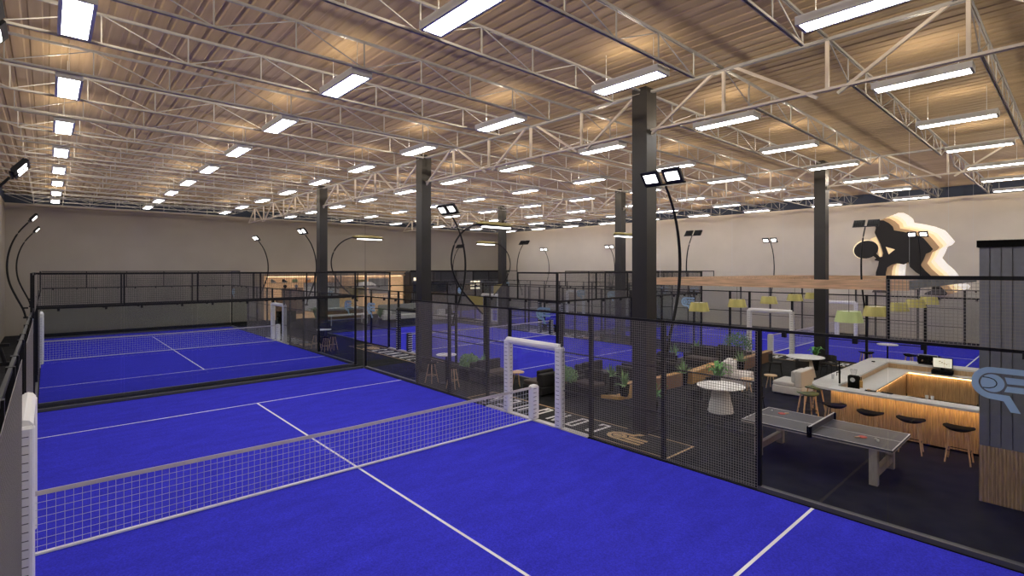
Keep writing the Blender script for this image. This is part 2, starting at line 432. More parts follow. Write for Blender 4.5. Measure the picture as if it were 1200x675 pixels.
def enclosure(label, loc):
    t = thing('court_enclosure', label, 'court fence', loc)
    P = 'black_steel'
    # posts
    side_post = mesh_data('post', B().box(-.04, .04, -.045, .045, 0, 3.03), P)
    tall_post = mesh_data('corner_post', B().box(-.035, .035, -.035, .035, 0, 4.03), P)
    short_post = mesh_data('mesh_post', B().box(-.022, .022, -.022, .022, 3.0, 4.03), P)
    for x in (-.1, 10.1):
        for y in (-6, -4, -2, -1, 1, 2, 4, 6): place('post', side_post, t, (x, y, 0))
        for y in (-10.05, 10.05): place('corner_post', tall_post, t, (x, y, 0))
        for y in (-8, 8): place('mesh_post', short_post, t, (x, y, 0))
    for y in (-10.1, 10.1):
        for x in (2, 4, 6, 8): place('mesh_post', short_post, t, (x, y, 0))
    # rails
    srail = B().box(-.018, .018, -10, 10, 2.975, 3.025)
    shigh = mesh_data('top_rail', B().box(-.02, .02, -1, 1, 3.97, 4.03), P)
    stop = mesh_data('rail', srail, P)
    foot = mesh_data('mesh_foot_rail', B().box(-.03, .03, 0, 4, 0, .05), P)
    mid = mesh_data('mid_rail', B().box(-.015, .015, 0, 5, -.015, .015), P)
    gfoot = mesh_data('glass_channel', B().box(-.06, .06, 0, 4, 0, .09), 'rail_grey')
    for x in (-.1, 10.1):
        place('rail', stop, t, (x, 0, 0))
        for y in (-9, 9): place('top_rail', shigh, t, (x, y, 0))
        for y in (-6, 2): place('mesh_foot_rail', foot, t, (x, y, 0))
        for y in (-6, 1):
            for z in (1, 2): place('mid_rail', mid, t, (x, y, z))
        for y in (-10, 6): place('glass_channel', gfoot, t, (x, y, 0))
    for y in (-10.1, 10.1):
        obj('end_rail', B().box(-.05, 10.05, -.03, .03, 2.97, 3.03), P, t, (0, y, 0))
        obj('end_top_rail', B().box(-.05, 10.05, -.025, .025, 3.98, 4.03), P, t, (0, y, 0))
        obj('glass_channel', B().box(0, 10, -.06, .06, 0, .09), 'rail_grey', t, (0, y, 0))
    # wire mesh
    m2 = mesh_data('mesh_panel', wire_panel(2, 2.92), 'wire'); m1 = mesh_data('mesh_panel', wire_panel(1, 2.92), 'wire')
    u2 = mesh_data('mesh_panel', wire_panel(2, .94), 'wire'); e2 = mesh_data('mesh_panel', wire_panel(2, .94, t=.0065, axis='x'), 'wire_shaded')
    for x in (-.035, 10.035):
        for y in (-6, -4, 2, 4): place('mesh_panel', m2, t, (x, y, .05))
        for y in (-2, 1): place('mesh_panel', m1, t, (x, y, .05))
        for y in (-10, 8): place('mesh_panel', u2, t, (x, y, 3.03))
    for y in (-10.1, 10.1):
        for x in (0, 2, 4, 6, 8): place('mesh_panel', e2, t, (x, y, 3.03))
    # glass
    gs = mesh_data('glass_pane', B().box(-.006, .006, .005, 1.995, .05, 2.97), 'glass')
    ge = mesh_data('glass_pane', B().box(.005, 1.995, -.006, .006, .05, 2.97), 'glass')
    clamp = mesh_data('glass_clamp', B().box(-.03, .03, -.035, .035, 2.90, 2.99), P)
    lg = {}
    for x in (-.1, 10.1):
        for y in (-10, -8, 6, 8):
            g = place('glass_pane', gs, t, (x, y, 0))
            for dy in (.45, 1.55): place('glass_clamp', clamp, g, (0, dy, 0))
            if y in (-10, 8):
                sx = -1 if x > 5 else 1            # the court side of the pane
                off = .0075*sx
                s = 1
                dy = 1.02 if y < 0 else 1.92
                f0 = lambda a, c, off=off, s=s, dy=dy: (off, dy-s*a, 2.15+c)
                f1 = lambda a, c, off=off, s=s, dy=dy: (off*1.6, dy-s*a, 2.15+c)
                obj('logo_decal', logo_mesh(f0, f1), 'decal', g, label='pale blue ball logo decal')
                f2 = lambda a, c, off=off, s=s, dy=dy: (off*1.9, dy-s*a, 2.15+c)
                obj('logo_seam', seam_mesh(f0, f2), 'black_steel', g)
    for y in (-10.1, 10.1):
        for x in (0, 2, 4, 6, 8):
            g = place('glass_pane', ge, t, (x, y, 0))
            for dx in (.45, 1.55): place('glass_clamp', clamp, g, (dx, 0, 0))
    return t
def turf(label_unused, ox, oy, near=False):
    t = B().box(ox, ox+10, oy-10, oy+10, .0, .012)
    o = structure('court_turf', t, 'turf')
    b = B(); z0, z1 = .0121, .0145
    for yy in (-6.95, 6.95): b.box(ox, ox+10, oy+yy-.025, oy+yy+.025, z0, z1)
    b.box(ox+4.975, ox+5.025, oy-6.95, oy+6.95, z0, z1)
    structure('court_line', b, 'line', o)
    b = B().box(ox-.16, ox-.02, oy-10.2, oy+10.2, .0, .02).box(ox+10.02, ox+10.16, oy-10.2, oy+10.2, 0, .02).box(ox-.02, ox+10.02, oy+10.02, oy+10.16, 0, .02)
    b.box(ox-.02, ox+10.02, oy-10.16, oy-10.02, 0, .02)
    structure('court_border', b, 'black_steel', o)
    for x in (ox-.17, ox+10.0):
        structure('threshold', B().box(x, x+.17, oy-1.95, oy+1.95, 0.005, .045), 'kerb', o)
    return o
def court_net(label, loc, pad='pad_white', seamm='pad_seam'):
    t = thing('court_net', label, 'net', loc)
    b = B(); r = .0027
    def top(x): return .86+.04*abs(x-5)/5
    n = 100
    for i in range(n+1):
        x = 10*i/n; b.box(x-r, x+r, -r, r, .03, top(x))
    for j in range(8):
        z = .03+j*.105
        b.box(0, 10, -r, r, z-r, z+r)
    obj('net_cords', b, 'net_cord', t)
    b = B()
    for i in range(20):
        x0, x1 = i*.5, i*.5+.5
        b.add([(x0, -.012, top(x0)-.03), (x1, -.012, top(x1)-.03), (x1, -.012, top(x1)+.035), (x0, -.012, top(x0)+.035),
               (x0, .012, top(x0)-.03), (x1, .012, top(x1)-.03), (x1, .012, top(x1)+.035), (x0, .012, top(x0)+.035)],
              [(0, 1, 2, 3), (7, 6, 5, 4), (3, 2, 6, 7), (0, 4, 5, 1)])
    obj('net_tape', b, 'tape', t)
    obj('bottom_tape', B().box(0, 10, -.03, .03, .02, .05), 'line', t)
    for x in (-.07, 10.09):
        p = obj('net_post', B().rbox(x-.12, x+.12, -.12, .12, .04, .97, .07), pad, t)
        b = B()
        for k in range(8): b.box(x-.125, x-.02+(.14 if pad == 'pad_black' else 0), -.123, -.118, .12+k*.11, (.132 if pad == 'pad_white' else .155)+k*.11)
        obj('pad_lacing', b, seamm, p)
    return t
def gate_frame(label, loc, pad='pad_white', seamm='pad_seam'):
    t = thing('padded_gate_frame', label, 'gate frame', loc)
    for s in (-1, 1):
        u = obj('padded_upright', B().rbox(-.11, .11, s-.10, s+.10, 0.03, 2.12, .05), pad, t)
        b = B()
        for k in range(18):
            b.box(-.113, -.105, s-.07, s+.03, .12+k*.11, (.13 if pad == 'pad_white' else .155)+k*.11)
            b.box(-.02, .05, s-.103, s-.098, .12+k*.11, .13+k*.11)
        obj('pad_lacing', b, seamm, u)
    c = B().tube([(0, -1.02, 2.10), (0, 1.02, 2.10)], .10, 10)
    obj('padded_crossbar', c, pad, t, smooth=False)
    return t

def flood_pole(label, loc, inward):
    """curved pole on a fence post; inward = +1/-1, the direction of the court along X"""
    t = thing('floodlight_pole', label, 'floodlight', loc)
    s = -inward
    pts = [(.08, 2.25), (.16, 2.6), (.36, 3.1), (.53, 3.6), (.60, 4.1), (.58, 4.6), (.47, 5.1), (.28, 5.55), (.02, 5.93)]
    P3 = [(s*a, 0, z) for a, z in pts]
    P3 = smooth_path(P3); obj('curved_pole', B().tube(P3, [.035-.010*max(0, i/len(P3)-.5)*2 for i in range(len(P3))], 8), 'black_steel', t, smooth=True)
    obj('mount_bracket', B().box(min(s*.02, s*.16), max(s*.02, s*.16), -.03, .03, 2.25, 2.32).box(min(s*.02, s*.2), max(s*.02, s*.2), -.03, .03, 2.62, 2.68), 'black_steel', t)
    top = Vector((0, 0, 5.97))
    obj('cross_arm', B().tube([top+Vector((0, -.48, 0)), top+Vector((0, .48, 0))], .022, 6), 'black_steel', t)
    a = math.radians(38)
    n = Vector((inward*math.cos(a), 0, -math.sin(a))); up = Vector((inward*math.sin(a), 0, math.cos(a))); sd = Vector((0, 1, 0))
    for q in (-1, 1):
        c = top+sd*q*.26+up*.2+n*.02
        def blk(w, h, d0, d1):
            vs = [c+sd*x*w+up*z*h+n*d for x in (-1, 1) for z in (-1, 1) for d in (d0, d1)]
            return B().add(vs, [(0, 1, 3, 2), (4, 6, 7, 5), (0, 4, 5, 1), (2, 3, 7, 6), (0, 2, 6, 4), (1, 5, 7, 3)])
        h = obj('lamp_head', blk(.21, .17, -.03, .03), 'light_case' if False else 'black_steel', t)
        obj('lamp_panel', blk(.145, .10, .031, .036), 'flood_face', h, label='glowing white lamp panel')
        b = B()
        for k in range(6):
            vs = [c+sd*(x*.005+(-.18+.072*k))+up*z*.15+n*d for x in (-1, 1) for z in (-1, 1) for d in (-.06, -.03)]
            b.add(vs, [(0, 1, 3, 2), (4, 6, 7, 5), (0, 4, 5, 1), (2, 3, 7, 6), (0, 2, 6, 4), (1, 5, 7, 3)])
        obj('cooling_fins', b, 'black_steel', h)
    return t
def long_pole(label, loc, inward):
    """bigger curved pole with an olive gusset and one long cantilevered luminaire"""
    t = thing('curved_lamp_post', label, 'lamp post', loc)
    s = -inward
    pts = [(.05, 2.3), (.55, 2.75), (1.1, 3.3), (1.5, 3.95), (1.62, 4.5), (1.5, 5.05), (1.2, 5.5), (.8, 5.8), (.35, 5.97)]
    obj('curved_pole', B().tube(smooth_path([(s*a, 0, z) for a, z in pts]), .035, 8), 'black_steel', t, smooth=True)
    obj('gusset_plate', B().prism([(.04, 2.3), (.04, 3.0), (.95, 3.1)], lambda a, z: (s*a, -.008, z), lambda a, z: (s*a, .008, z)), 'olive', t)
    prof = [(.01, 0), (.07, .08), (.13, .3), (.13, 1.6), (.10, 1.85), (.02, 1.95)]
    def body(sc, zo, hh):
        b = B(); n = 10; vs = []
        for r, l in prof:
            for k in range(n):
                a = 2*PI*k/n; vs.append((-s*l+s*.40, r*sc*1.3*math.cos(a), 5.96+zo+r*hh*math.sin(a)))
        fs = [(i*n+k, i*n+(k+1) % n, (i+1)*n+(k+1) % n, (i+1)*n+k) for i in range(len(prof)-1) for k in range(n)]
        return b.add(vs, fs+[tuple(range(n)), tuple(range((len(prof)-1)*n, len(prof)*n))])
    obj('luminaire_body', body(1, .04, .8), 'olive', t, smooth=True)
    obj('luminaire_rim', body(1.06, -.02, .35), 'black_steel', t)
    x0, x1 = sorted((s*.05, -s*1.4))
    obj('lamp_panel', B().box(x0, x1, -.10, .10, 5.86, 5.90), 'flood_face', t, label='glowing white lamp panel')
    return t

courts = {'near': (0, 0), 'second': (0, 21.07), 'middle': (13.65, 12.4), 'mural': (26.6, .22), 'far': (26.6, 21.65)}
cl = {'near': 'closest', 'second': 'second', 'middle': 'middle', 'mural': 'mural-side', 'far': 'far corner'}
desc = {'near': 'the closest blue court', 'second': 'the blue court beyond the closest one', 'middle': 'the middle blue court behind the lounge',
        'mural': 'the blue court under the player mural', 'far': 'the blue court in the far corner'}
for k, (ox, oy) in courts.items(): turf(k, ox, oy)
enc = enclosure('tall glass and wire mesh enclosure around '+desc['second'], (0, 21.07, 0))
for k, (ox, oy) in courts.items():
    if k == 'second': continue
    skip = (lambda o: o.location.y < -10.08) if k == 'near' else None
    dup(enc, (ox, oy, 0), label='tall glass and wire mesh enclosure around '+desc[k], skip=skip)
nw = court_net('white-taped net across '+desc['near'], (0, 0, 0))
gw = gate_frame('white padded gate frame beside the rug, lounge side of the closest court', (10.05, 0, 0))
nb = court_net('net with black padded posts across '+desc['middle'], (13.65, 12.4, 0), 'pad_black', 'pad_white')
gb = gate_frame('black padded gate frame with white lacing facing the high table and stools', (13.55, 12.4, 0), 'pad_black', 'pad_white')
dup(gb, (23.77, 12.4, 0), label='black padded gate frame with white lacing facing the courts by the mural wall')
for k in ('second', 'mural', 'far'):
    ox, oy = courts[k]; dup(nw, (ox, oy, 0), label='white-taped net across '+desc[k])
dup(gw, (-.02, 0, 0), label='white padded gate frame along the left wall, beside the closest net')
dup(gw, (-.02, 21.07, 0), label='white padded gate frame along the left wall, on the second court')
dup(gw, (10.12, 21.07, 0), label='white padded gate frame before the wooden shop wall')
dup(gw, (26.48, .22, 0), label='white padded gate frame behind the round white tables and bar')
dup(gw, (36.72, .22, 0), label='white padded gate frame against the wall, beside the black column and the mural')
dup(gw, (26.48, 21.65, 0), label='white padded gate frame behind the slim column, near the dark kiosk')
dup(gw, (36.72, 21.65, 0), label='white padded gate frame against the plain wall of the far corner court')
# floodlight poles
fp = {}
short = {'near': 'the closest court', 'second': 'the second court', 'mural': 'the court under the mural', 'far': 'the far corner court'}
def poles(k, xs, dys):
    ox, oy = courts[k]
    for side, x, inn in (('wall side', ox-.32, 1), ('lounge side', ox+10.16, -1)):
        if k in ('mural', 'far'): side = 'lounge side' if inn == 1 else 'mural wall side'
        for dy in dys:
            e = 'far' if dy > 0 else 'near'
            lab = 'twin floodlight pole, %s of %s, %s end' % (side, short[k], e)
            if inn not in fp: fp[inn] = flood_pole(lab, (x, oy+dy, 0), inn)
            else: dup(fp[inn], (x, oy+dy, 0), label=lab)
for k in ('near', 'second', 'mural', 'far'): poles(k, None, (-4, 4))
long_pole('curved post with long olive lamp beside the column before the shop', (13.55, 17.95, 0), 1)
long_pole('largest curved post with long olive lamp and olive gusset, behind the twin floodlights', (13.5, 6.4, 0), 1)
long_pole('curved post with a thin glowing lamp bar in front of the dark kiosk', (23.8, 18.1, 0), -1)
long_pole('curved post with a thin glowing lamp bar crossing behind the thick column', (23.8, 6.4, 0), -1)

# ------------------------------------------------------------------ rugs with CONQUER
def glyph(ch):
    R = lambda x0, x1, y0, y1: [(x0, y0), (x1, y0), (x1, y1), (x0, y1)]
    w, h, t = .30, .80, .085
    S = []
    L_, R_, T_, B_ = R(0, t, 0, h), R(w-t, w, 0, h), R(0, w, h-t*1.1, h), R(0, w, 0, t*1.1)
    c = .05
    def ring(): return [R(0, t, c, h-c), R(w-t, w, c, h-c), [(c, h), (0, h-c), (t, h-c-.02), (t, h-t), (w-t, h-t), (w-t, h-c-.02), (w, h-c), (w-c, h)],
                        [(c, 0), (0, c), (t, c+.02), (t, t), (w-t, t), (w-t, c+.02), (w, c), (w-c, 0)]]
    if ch == 'C': S = [R(0, t, c, h-c), [(c, h), (0, h-c), (t, h-c-.02), (t, h-t), (w-t, h-t), (w-t, h-.2), (w, h-.2), (w, h-c), (w-c, h)],
                       [(c, 0), (0, c), (t, c+.02), (t, t), (w-t, t), (w-t, .2), (w, .2), (w, c), (w-c, 0)]]
    if ch == 'O': S = ring()
    if ch == 'N': S = [L_, R_, [(0, h), (t, h), (w, 0), (w-t, 0)]]
    if ch == 'Q': S = ring()+[[(w*.45, .2), (w*.62, .24), (w+.03, -.03), (w-.12, -.03)]]
    if ch == 'U': S = [R(0, t, c, h), R(w-t, w, c, h), [(c, 0), (0, c), (t, c+.02), (t, t), (w-t, t), (w-t, c+.02), (w, c), (w-c, 0)]]
    if ch == 'E': S = [L_, T_, B_, R(0, w*.85, h/2-t/2, h/2+t/2)]
    if ch == 'R': S = [L_, R(0, w-c, h-t, h), R(w-t, w, h*.5, h-c), R(0, w-c, h*.45, h*.45+t), [(w*.4, h*.45), (w*.7, h*.45), (w, 0), (w-t, 0)]]
    return S
def rug(label, loc, rz):
    t = thing('entrance_rug', label, 'rug', loc, rz)
    # local: x 0..1.25 away from the court, y -3.65..3.65, reading direction +y, letter tops towards -x
    obj('rug_pile', B().box(0, 1.25, -3.65, 3.65, 0, .008), 'rug', t)
    b = B(); e = .05
    b.box(.03, .03+e, -3.6, 3.6, .008, .011).box(1.17, 1.17+e, -3.6, 3.6, .008, .011).box(.03, 1.22, -3.62, -3.62+e, .008, .011).box(.03, 1.22, 3.57, 3.57+e, .008, .011)
    obj('gold_border', b, 'gold', t)
    f = lambda z: (lambda a, c: (1.05-c*1.25, -1.62-a*1.5 + 0.0, z))
    lg = obj('gold_logo', logo_mesh(f(.008), f(.011)), 'gold', t)
    obj('logo_seam', seam_mesh(f(.008), f(.013)), 'rug', lg)
    y = -1.38
    for ch in 'CONQUER':
        b = B()
        for poly in glyph(ch):
            b.prism(poly, lambda a, c, y=y: (1.06-c, y+a, .008), lambda a, c, y=y: (1.06-c, y+a, .011))
        obj('letter', b, 'rug_white', t)
        y += .69
    return t
r0 = rug('black rug with gold logo and CONQUER along the gate of the closest court', (10.17, -.40, 0), 0)
dup(r0, (10.17, 20.67, 0), label='black rug with gold logo and CONQUER along the second court, before the shop')
dup(r0, (23.95, 12.0, 0), label='black rug with gold logo and CONQUER between the middle court and the far courts')
dup(r0, (13.45, 12.75, 0), PI, label='black rug with gold logo and CONQUER along the middle court, past the high table')
dup(r0, (26.43, -.2, 0), PI, label='black rug with CONQUER behind the white tables, along the court under the mural')
dup(r0, (26.43, 21.6, 0), PI, label='black rug with CONQUER along the far corner court')

# ------------------------------------------------------------------ player mural on the right wall (layered plates)
BODY = [[-1.31, 7.01], [-1.54, 7.16], [-1.81, 7.14], [-2.08, 6.96], [-2.28, 6.73], [-2.34, 6.5], [-2.82, 6.38], [-3.33, 6.2], [-3.75, 5.97], [-3.95, 5.68], [-4.19, 5.31], [-4.07, 5.14], [-3.87, 5.04], [-3.75, 4.68], [-3.62, 4.39], [-3.83, 4.06], [-4.17, 3.68], [-4.43, 3.25], [-4.85, 2.77], [-4.78, 2.65], [-3.79, 2.65], [-3.84, 2.77], [-4.14, 2.91], [-4.15, 3.09], [-3.75, 3.7], [-3.41, 3.95], [-3.1, 4.29], [-3.04, 4.56], [-2.82, 4.42], [-2.48, 4.5], [-2.23, 4.42], [-2.0, 4.25], [-1.93, 3.93], [-1.87, 3.0], [-1.95, 2.7], [-1.2, 2.7], [-1.38, 3.0], [-1.42, 3.95], [-1.53, 4.36], [-1.57, 4.64], [-1.35, 4.69], [-1.37, 4.78], [-1.55, 4.86], [-1.75, 4.9], [-1.8, 5.12], [-1.66, 5.69], [-1.44, 6.18], [-1.35, 6.41], [-1.42, 6.7]]  # body outline traced from image pixels, converted to coordinates on the wall
RACK = [(-.90+.65*math.cos(a*2*PI/28), 5.37+.56*math.sin(a*2*PI/28)-.06*math.cos(a*2*PI/28)) for a in range(28)]+[]
HAND = [(-1.25, 5.0), (-1.5, 4.75), (-1.62, 4.9), (-1.40, 5.15)]
art = thing('wall_mural', 'black crouching player silhouette with racket, edged in glowing cream layers', 'mural', (38.6, 0, 0))
lay = [('art_white', .95, .40, .02), ('art_white', .80, .33, .04), ('art_pale', .62, .26, .07), ('art_cream', .45, .18, .10), ('art_tan', .28, .10, .13), ('art_tan', .15, .05, .16), ('art_black', 0, 0, .25)]
for i, (m, dy, dz, d) in enumerate(lay):
    b = B(); th = .03
    for poly in (BODY, RACK, HAND):
        if poly is not BODY and m != 'art_black': continue
        b.prism(poly, lambda y, z: (-d, y-dy, z+dz), lambda y, z: (-d+th, y-dy, z+dz))
    obj('figure_silhouette' if m == 'art_black' else 'glow_layer', b, m, art)
for dy, m, d in ((.10, 'art_pale', .20),):
    b = B().prism([(y+.07, 5.37+(z-5.37)*1.06+.02) for y, z in RACK], lambda y, z: (-d, y, z), lambda y, z: (-d+.03, y, z))
    obj('racket_halo', b, m, art)
obj('arm_gap_plate', B().prism([[-1.93, 5.51], [-2.39, 5.34], [-2.08, 5.05]], lambda y, z: (-.27, y, z), lambda y, z: (-.25, y, z)), 'art_cream', art)  # cream plate placed in front of the figure in place of a hole
obj('arm_gap_plate', B().prism([(-1.12, 6.02), (-1.42, 6.16), (-1.60, 5.69), (-1.74, 5.15), (-1.72, 4.93), (-1.58, 4.92), (-1.52, 5.4), (-1.36, 5.8)], lambda y, z: (-.24, y, z), lambda y, z: (-.22, y, z)), 'art_cream', art)
obj('standoff', B().box(-.22, 0, -2.4, -2.3, 6.0, 6.1).box(-.22, 0, -3.3, -3.2, 5.0, 5.1).box(-.2, 0, -.95, -.85, 5.3, 5.4), 'black_steel', art)

# ------------------------------------------------------------------ canopy and pendants over the bar
CX0, CX1, CYA, CYB, CZ0, CZ1 = 15.0, 26.3, -7.35, -.55, 3.63, 3.86
cn = thing('bar_canopy', 'long wooden canopy frame hanging over the bar, lamp shades beneath it', 'canopy', (CX0, CYA, CZ0))
w_, l_, h_ = CX1-CX0, CYB-CYA, CZ1-CZ0
obj('front_fascia', B().box(0, .12, 0, l_, 0, h_), 'wood_beam', cn)
obj('side_fascia', B().box(.12, w_, 0, .10, .03, h_), 'canopy_blue', cn, label='blue-grey side fascia')
obj('side_fascia', B().box(.12, w_, l_-.10, l_, 0, h_), 'wood_beam', cn)
obj('rear_fascia', B().box(w_-.12, w_, .1, l_-.1, 0, h_), 'wood_beam', cn)
for yy in (1.28, 5.55): obj('cross_beam', B().box(.12, w_-.12, yy-.04, yy+.04, .10, h_-.01), 'wood_beam', cn)
for xx in (.4, w_/2, w_-.4):
    for yy in (.05, l_-.05): obj('added_rod', B().tube([(xx, yy, h_), (xx, yy, 8.87-CZ0)], .003, 4), 'light_case', cn)  # rods added as a support for the canopy, kept thin and wall-grey
def pendant(label, loc, m):
    t = thing('pendant_lamp', label, 'pendant lamp', loc)
    b = B(); n = 28; vs = []
    for r, z in ((.32, -.14), (.255, .14)):
        for k in range(n): vs.append((r*math.cos(2*PI*k/n), r*math.sin(2*PI*k/n), z))
    for r, z in ((.245, .14), (.31, -.14)):
        for k in range(n): vs.append((r*math.cos(2*PI*k/n), r*math.sin(2*PI*k/n), z))
    fs = []
    for a, c in ((0, 1), (1, 2), (2, 3), (3, 0)):
        for k in range(n): fs.append((a*n+k, a*n+(k+1) % n, c*n+(k+1) % n, c*n+k))
    b.add(vs, fs)
    obj('lamp_shade', b, m, t)
    obj('shade_diffuser', B().lathe([(.242, .12), (.242, .125)], (0, 0, 0), 24), 'white_plain', t)
    obj('bulb', B().ball((0, 0, -.02), (.06, .06, .07), 10, 6), 'bulb', t, smooth=True)
    obj('cord', B().tube([(0, 0, .05), (0, 0, CZ0+.12-loc[2])], .006, 4), 'black_steel', t)
    obj('socket', B().lathe([(.02, .04), (.02, .13)], (0, 0, 0), 8), 'black_steel', t)
    return t
pa = None
for i, x in enumerate((15.75, 18.45, 21.2, 23.9, 26.0)):
    lab = 'olive drum pendant lamp, %s from the closest court in the row over the dark sofas' % ORD[i+1]
    pa = pendant(lab, (x, -1.8, 2.93), 'shade') if i == 0 else pa
    if i: dup(pa, (x, -1.8, 2.93), label=lab, group=None)
pb = None
for i, x in enumerate((15.35, 17.85, 20.4, 23.0, 25.4)):
    lab = ('pale green drum pendant lamp, largest of those over the bar' if i == 0 else 'olive drum pendant lamp, %s from the closest court in the row over the bar' % ORD[i+1])
    if i == 0: pendant(lab, (x, -6.07, 2.93), 'shade_green')
    else: dup(pa, (x, -6.07, 2.93), label=lab)

# ------------------------------------------------------------------ bar counter
def path_round(pts, r, n=6):
    """round the marked corners of an open/closed polyline"""
    out = []
    for i, p in enumerate(pts):
        if len(p) == 3:
            a, c = Vector(pts[i-1][:2]), Vector(pts[(i+1) % len(pts)][:2]); v = Vector(p[:2]); rr = p[2]
            d0 = (a-v).normalized(); d1 = (c-v).normalized(); p0 = v+d0*rr; p1 = v+d1*rr
            for k in range(n+1):
                t = k/n; q = p0*(1-t)**2+v*2*t*(1-t)+p1*t*t; out.append((q.x, q.y))
        else: out.append((p[0], p[1]))
    return out
YE = -11.2   # the run behind the tower
def strip_poly(o, yend_back=-7.95): return None
bar_t = thing('bar_counter', 'large U-shaped bar of ribbed wood with white tops', 'bar', (15.0, -7.5, 0))
def U(off, inn, z0, z1, m, name, yb=-7.95):
    """U band between offsets off (outer) and inn (inner) from the outer outline, local to the bar"""
    x0, y1, x1 = 15.0, -5.15, 21.4
    r = .75
    fo = min(off, .44); A = path_round([(x0+fo, YE), (x0+fo, y1-off, max(.05, r-off)), (x1-off, y1-off, max(.05, .5-off)), (x1-off, yb)], r)
    fi = min(inn, max(.47, off+.03)); C = path_round([(x0+fi, YE), (x0+fi, y1-inn, max(.04, r-inn)), (x1-inn, y1-inn, max(.04, .5-inn)), (x1-inn, yb)], r)
    k = len(A); b = B(); vs = []
    for (p, q) in zip(A, C):
        for z in (z0, z1):
            vs.append((p[0]-15, p[1]+7.5, z)); vs.append((q[0]-15, q[1]+7.5, z))
    fs = []
    for i in range(k-1):
        a, c = i*4, (i+1)*4
        fs += [(a+2, c+2, c+3, a+3), (a, a+1, c+1, c), (a, c, c+2, a+2), (a+1, a+3, c+3, c+1)]
    fs += [(0, 2, 3, 1), ((k-1)*4, (k-1)*4+1, (k-1)*4+3, (k-1)*4+2)]
    b.add(vs, fs)
    return obj(name, b, m, bar_t)
U(.42, .50, .06, 1.05, 'ribbed_wood', 'ribbed_front')
U(0, .62, 1.05, 1.10, 'counter', 'raised_top')
U(.50, .58, .90, 1.05, 'wood', 'riser')
U(.22, .30, 1.035, 1.048, 'led', 'light_strip')
# low worktop along the side and back, and its ribbed inner face
def slab(x0, x1, y0, y1, z0, z1): return B().box(x0-15, x1-15, y0+7.5, y1+7.5, z0, z1)
lw = slab(15.6, 20.9, -6.35, -5.72, .86, .90); lw.box(5.45, 5.9, -.45, 1.16, .86, .90)
obj('low_worktop', lw, 'counter', bar_t)
ic = slab(15.62, 20.5, -6.28, -5.72, .12, .86); ic.box(5.52, 5.9, -.45, 1.2, .12, .86)
obj('inner_cabinet', ic, 'ribbed_wood', bar_t)
pl = slab(15.66, 20.56, -6.2, -5.72, 0, .12); pl.box(5.62, 5.9, -.45, 1.3, 0, .12)
obj('toe_kick', pl, 'black_plain', bar_t)
obj('toe_light', slab(15.7, 20.54, -6.215, -6.20, .09, .115), 'led', bar_t)
added_strip = slab(15.7, 20.45, -6.335, -6.30, .845, .858); added_strip.box(5.455, 5.49, -.5, 1.15, .845, .858)
obj('light_strip', added_strip, 'led', bar_t)  # strip added under the worktop to brighten the inner cabinet face
obj('plinth', B().box(.47, .50, YE+7.5, 1.6, 0, .06), 'black_plain', bar_t)
obj('front_cabinet', slab(15.5, 15.95, -11, -6.55, 0, .84), 'black_plain', bar_t)

# ------------------------------------------------------------------ panelled tower
tw = thing('panelled_tower', 'tall dark grey panelled block with a ribbed wooden base, beside the bar', 'wall block', (12.57, -8.82, 0))
b = B(); n = 0
y = 0.
while y > -3.0:
    b.box(0, .05, y-.137, y-.006, 1.0, 4.52); y -= .145
b.box(.04, 2.0, -3.0, 0, 1.0, 4.52)
obj('dark_panelling', b, 'tower_dark', tw)
obj('ribbed_base', B().box(.0, 2.0, -3.0, 0, 0, 1.0), 'ribbed_wood', tw)
obj('cap', B().box(-.03, 2.03, -3.03, .03, 4.52, 4.64), 'black_plain', tw)

# ------------------------------------------------------------------ ping-pong table with bats, balls
pp = thing('table_tennis_table', 'grey table tennis table on pale wooden frame legs', 'table', (12.6, -6.3, 0))
obj('tabletop', B().box(-.74, .74, -1.40, 1.40, .72, .755), 'ping_top', pp)
b = B(); e = .022; z0, z1 = .7551, .757
for x in (-.74, .718): b.box(x, x+e, -1.4, 1.4, z0, z1)
for y in (-1.4, 1.378): b.box(-.718, .718, y, y+e, z0, z1)
b.box(-.008, .008, -1.378, 1.378, z0, z1)
obj('court_marking', b, 'white_plain', pp)
obj('apron', B().box(-.745, .745, -1.405, 1.405, .700, .719), 'wood_pale', pp)
b = B()
b.box(-.80, .80, -.012, .012, .77, .90)
obj('net', b, 'rail_grey', pp); obj('net_tape', B().box(-.80, .80, -.013, .013, .89, .905), 'white_plain', pp)
for s in (-1, 1): obj('net_clamp', B().box(s*.77-.03, s*.77+.03, -.04, .04, .68, .90), 'black_plain', pp)
for s in (-1, 1):
    for q in (-1, 1): obj('leg', B().box(q*.62-.06, q*.62+.06, s*1.08-.07, s*1.08+.07, 0, .70), 'wood_pale', pp)
    obj('cross_rail', B().box(-.56, .56, s*1.08-.05, s*1.08+.05, .14, .27), 'wood_pale', pp)
def bat(label, loc, rz):
    t = thing('table_tennis_bat', label, 'bat', loc, rz)
    obj('blade', B().lathe([(.076, .002), (.08, .006), (.076, .012)], (0, 0, 0), 20), 'paddle_red', t)
    obj('handle', B().rbox(-.015, .015, -.17, -.07, 0, .02, .006), 'wood_leg', t)
    return t
bat('red table tennis bat at the end of the table away from the camera', (12.95, -5.35, .757), .9)
bat('red table tennis bat at the end of the table closest to the ribbed tower', (12.37, -7.10, .757), -2.2)
def small_ball(label, x, y):
    tag(obj('table_tennis_ball', B().ball((0, 0, .022), (.022, .022, .022), 12, 8), 'white_plain', None, (x, y, .757), smooth=True), label, 'ball')
small_ball('white ball beside the bat at the far end of the tennis table', 12.98, -5.12)
small_ball('white ball beside the bat close to the ribbed tower', 12.38, -7.32)
small_ball('white ball just in front of the bat near the ribbed tower', 12.28, -7.38)

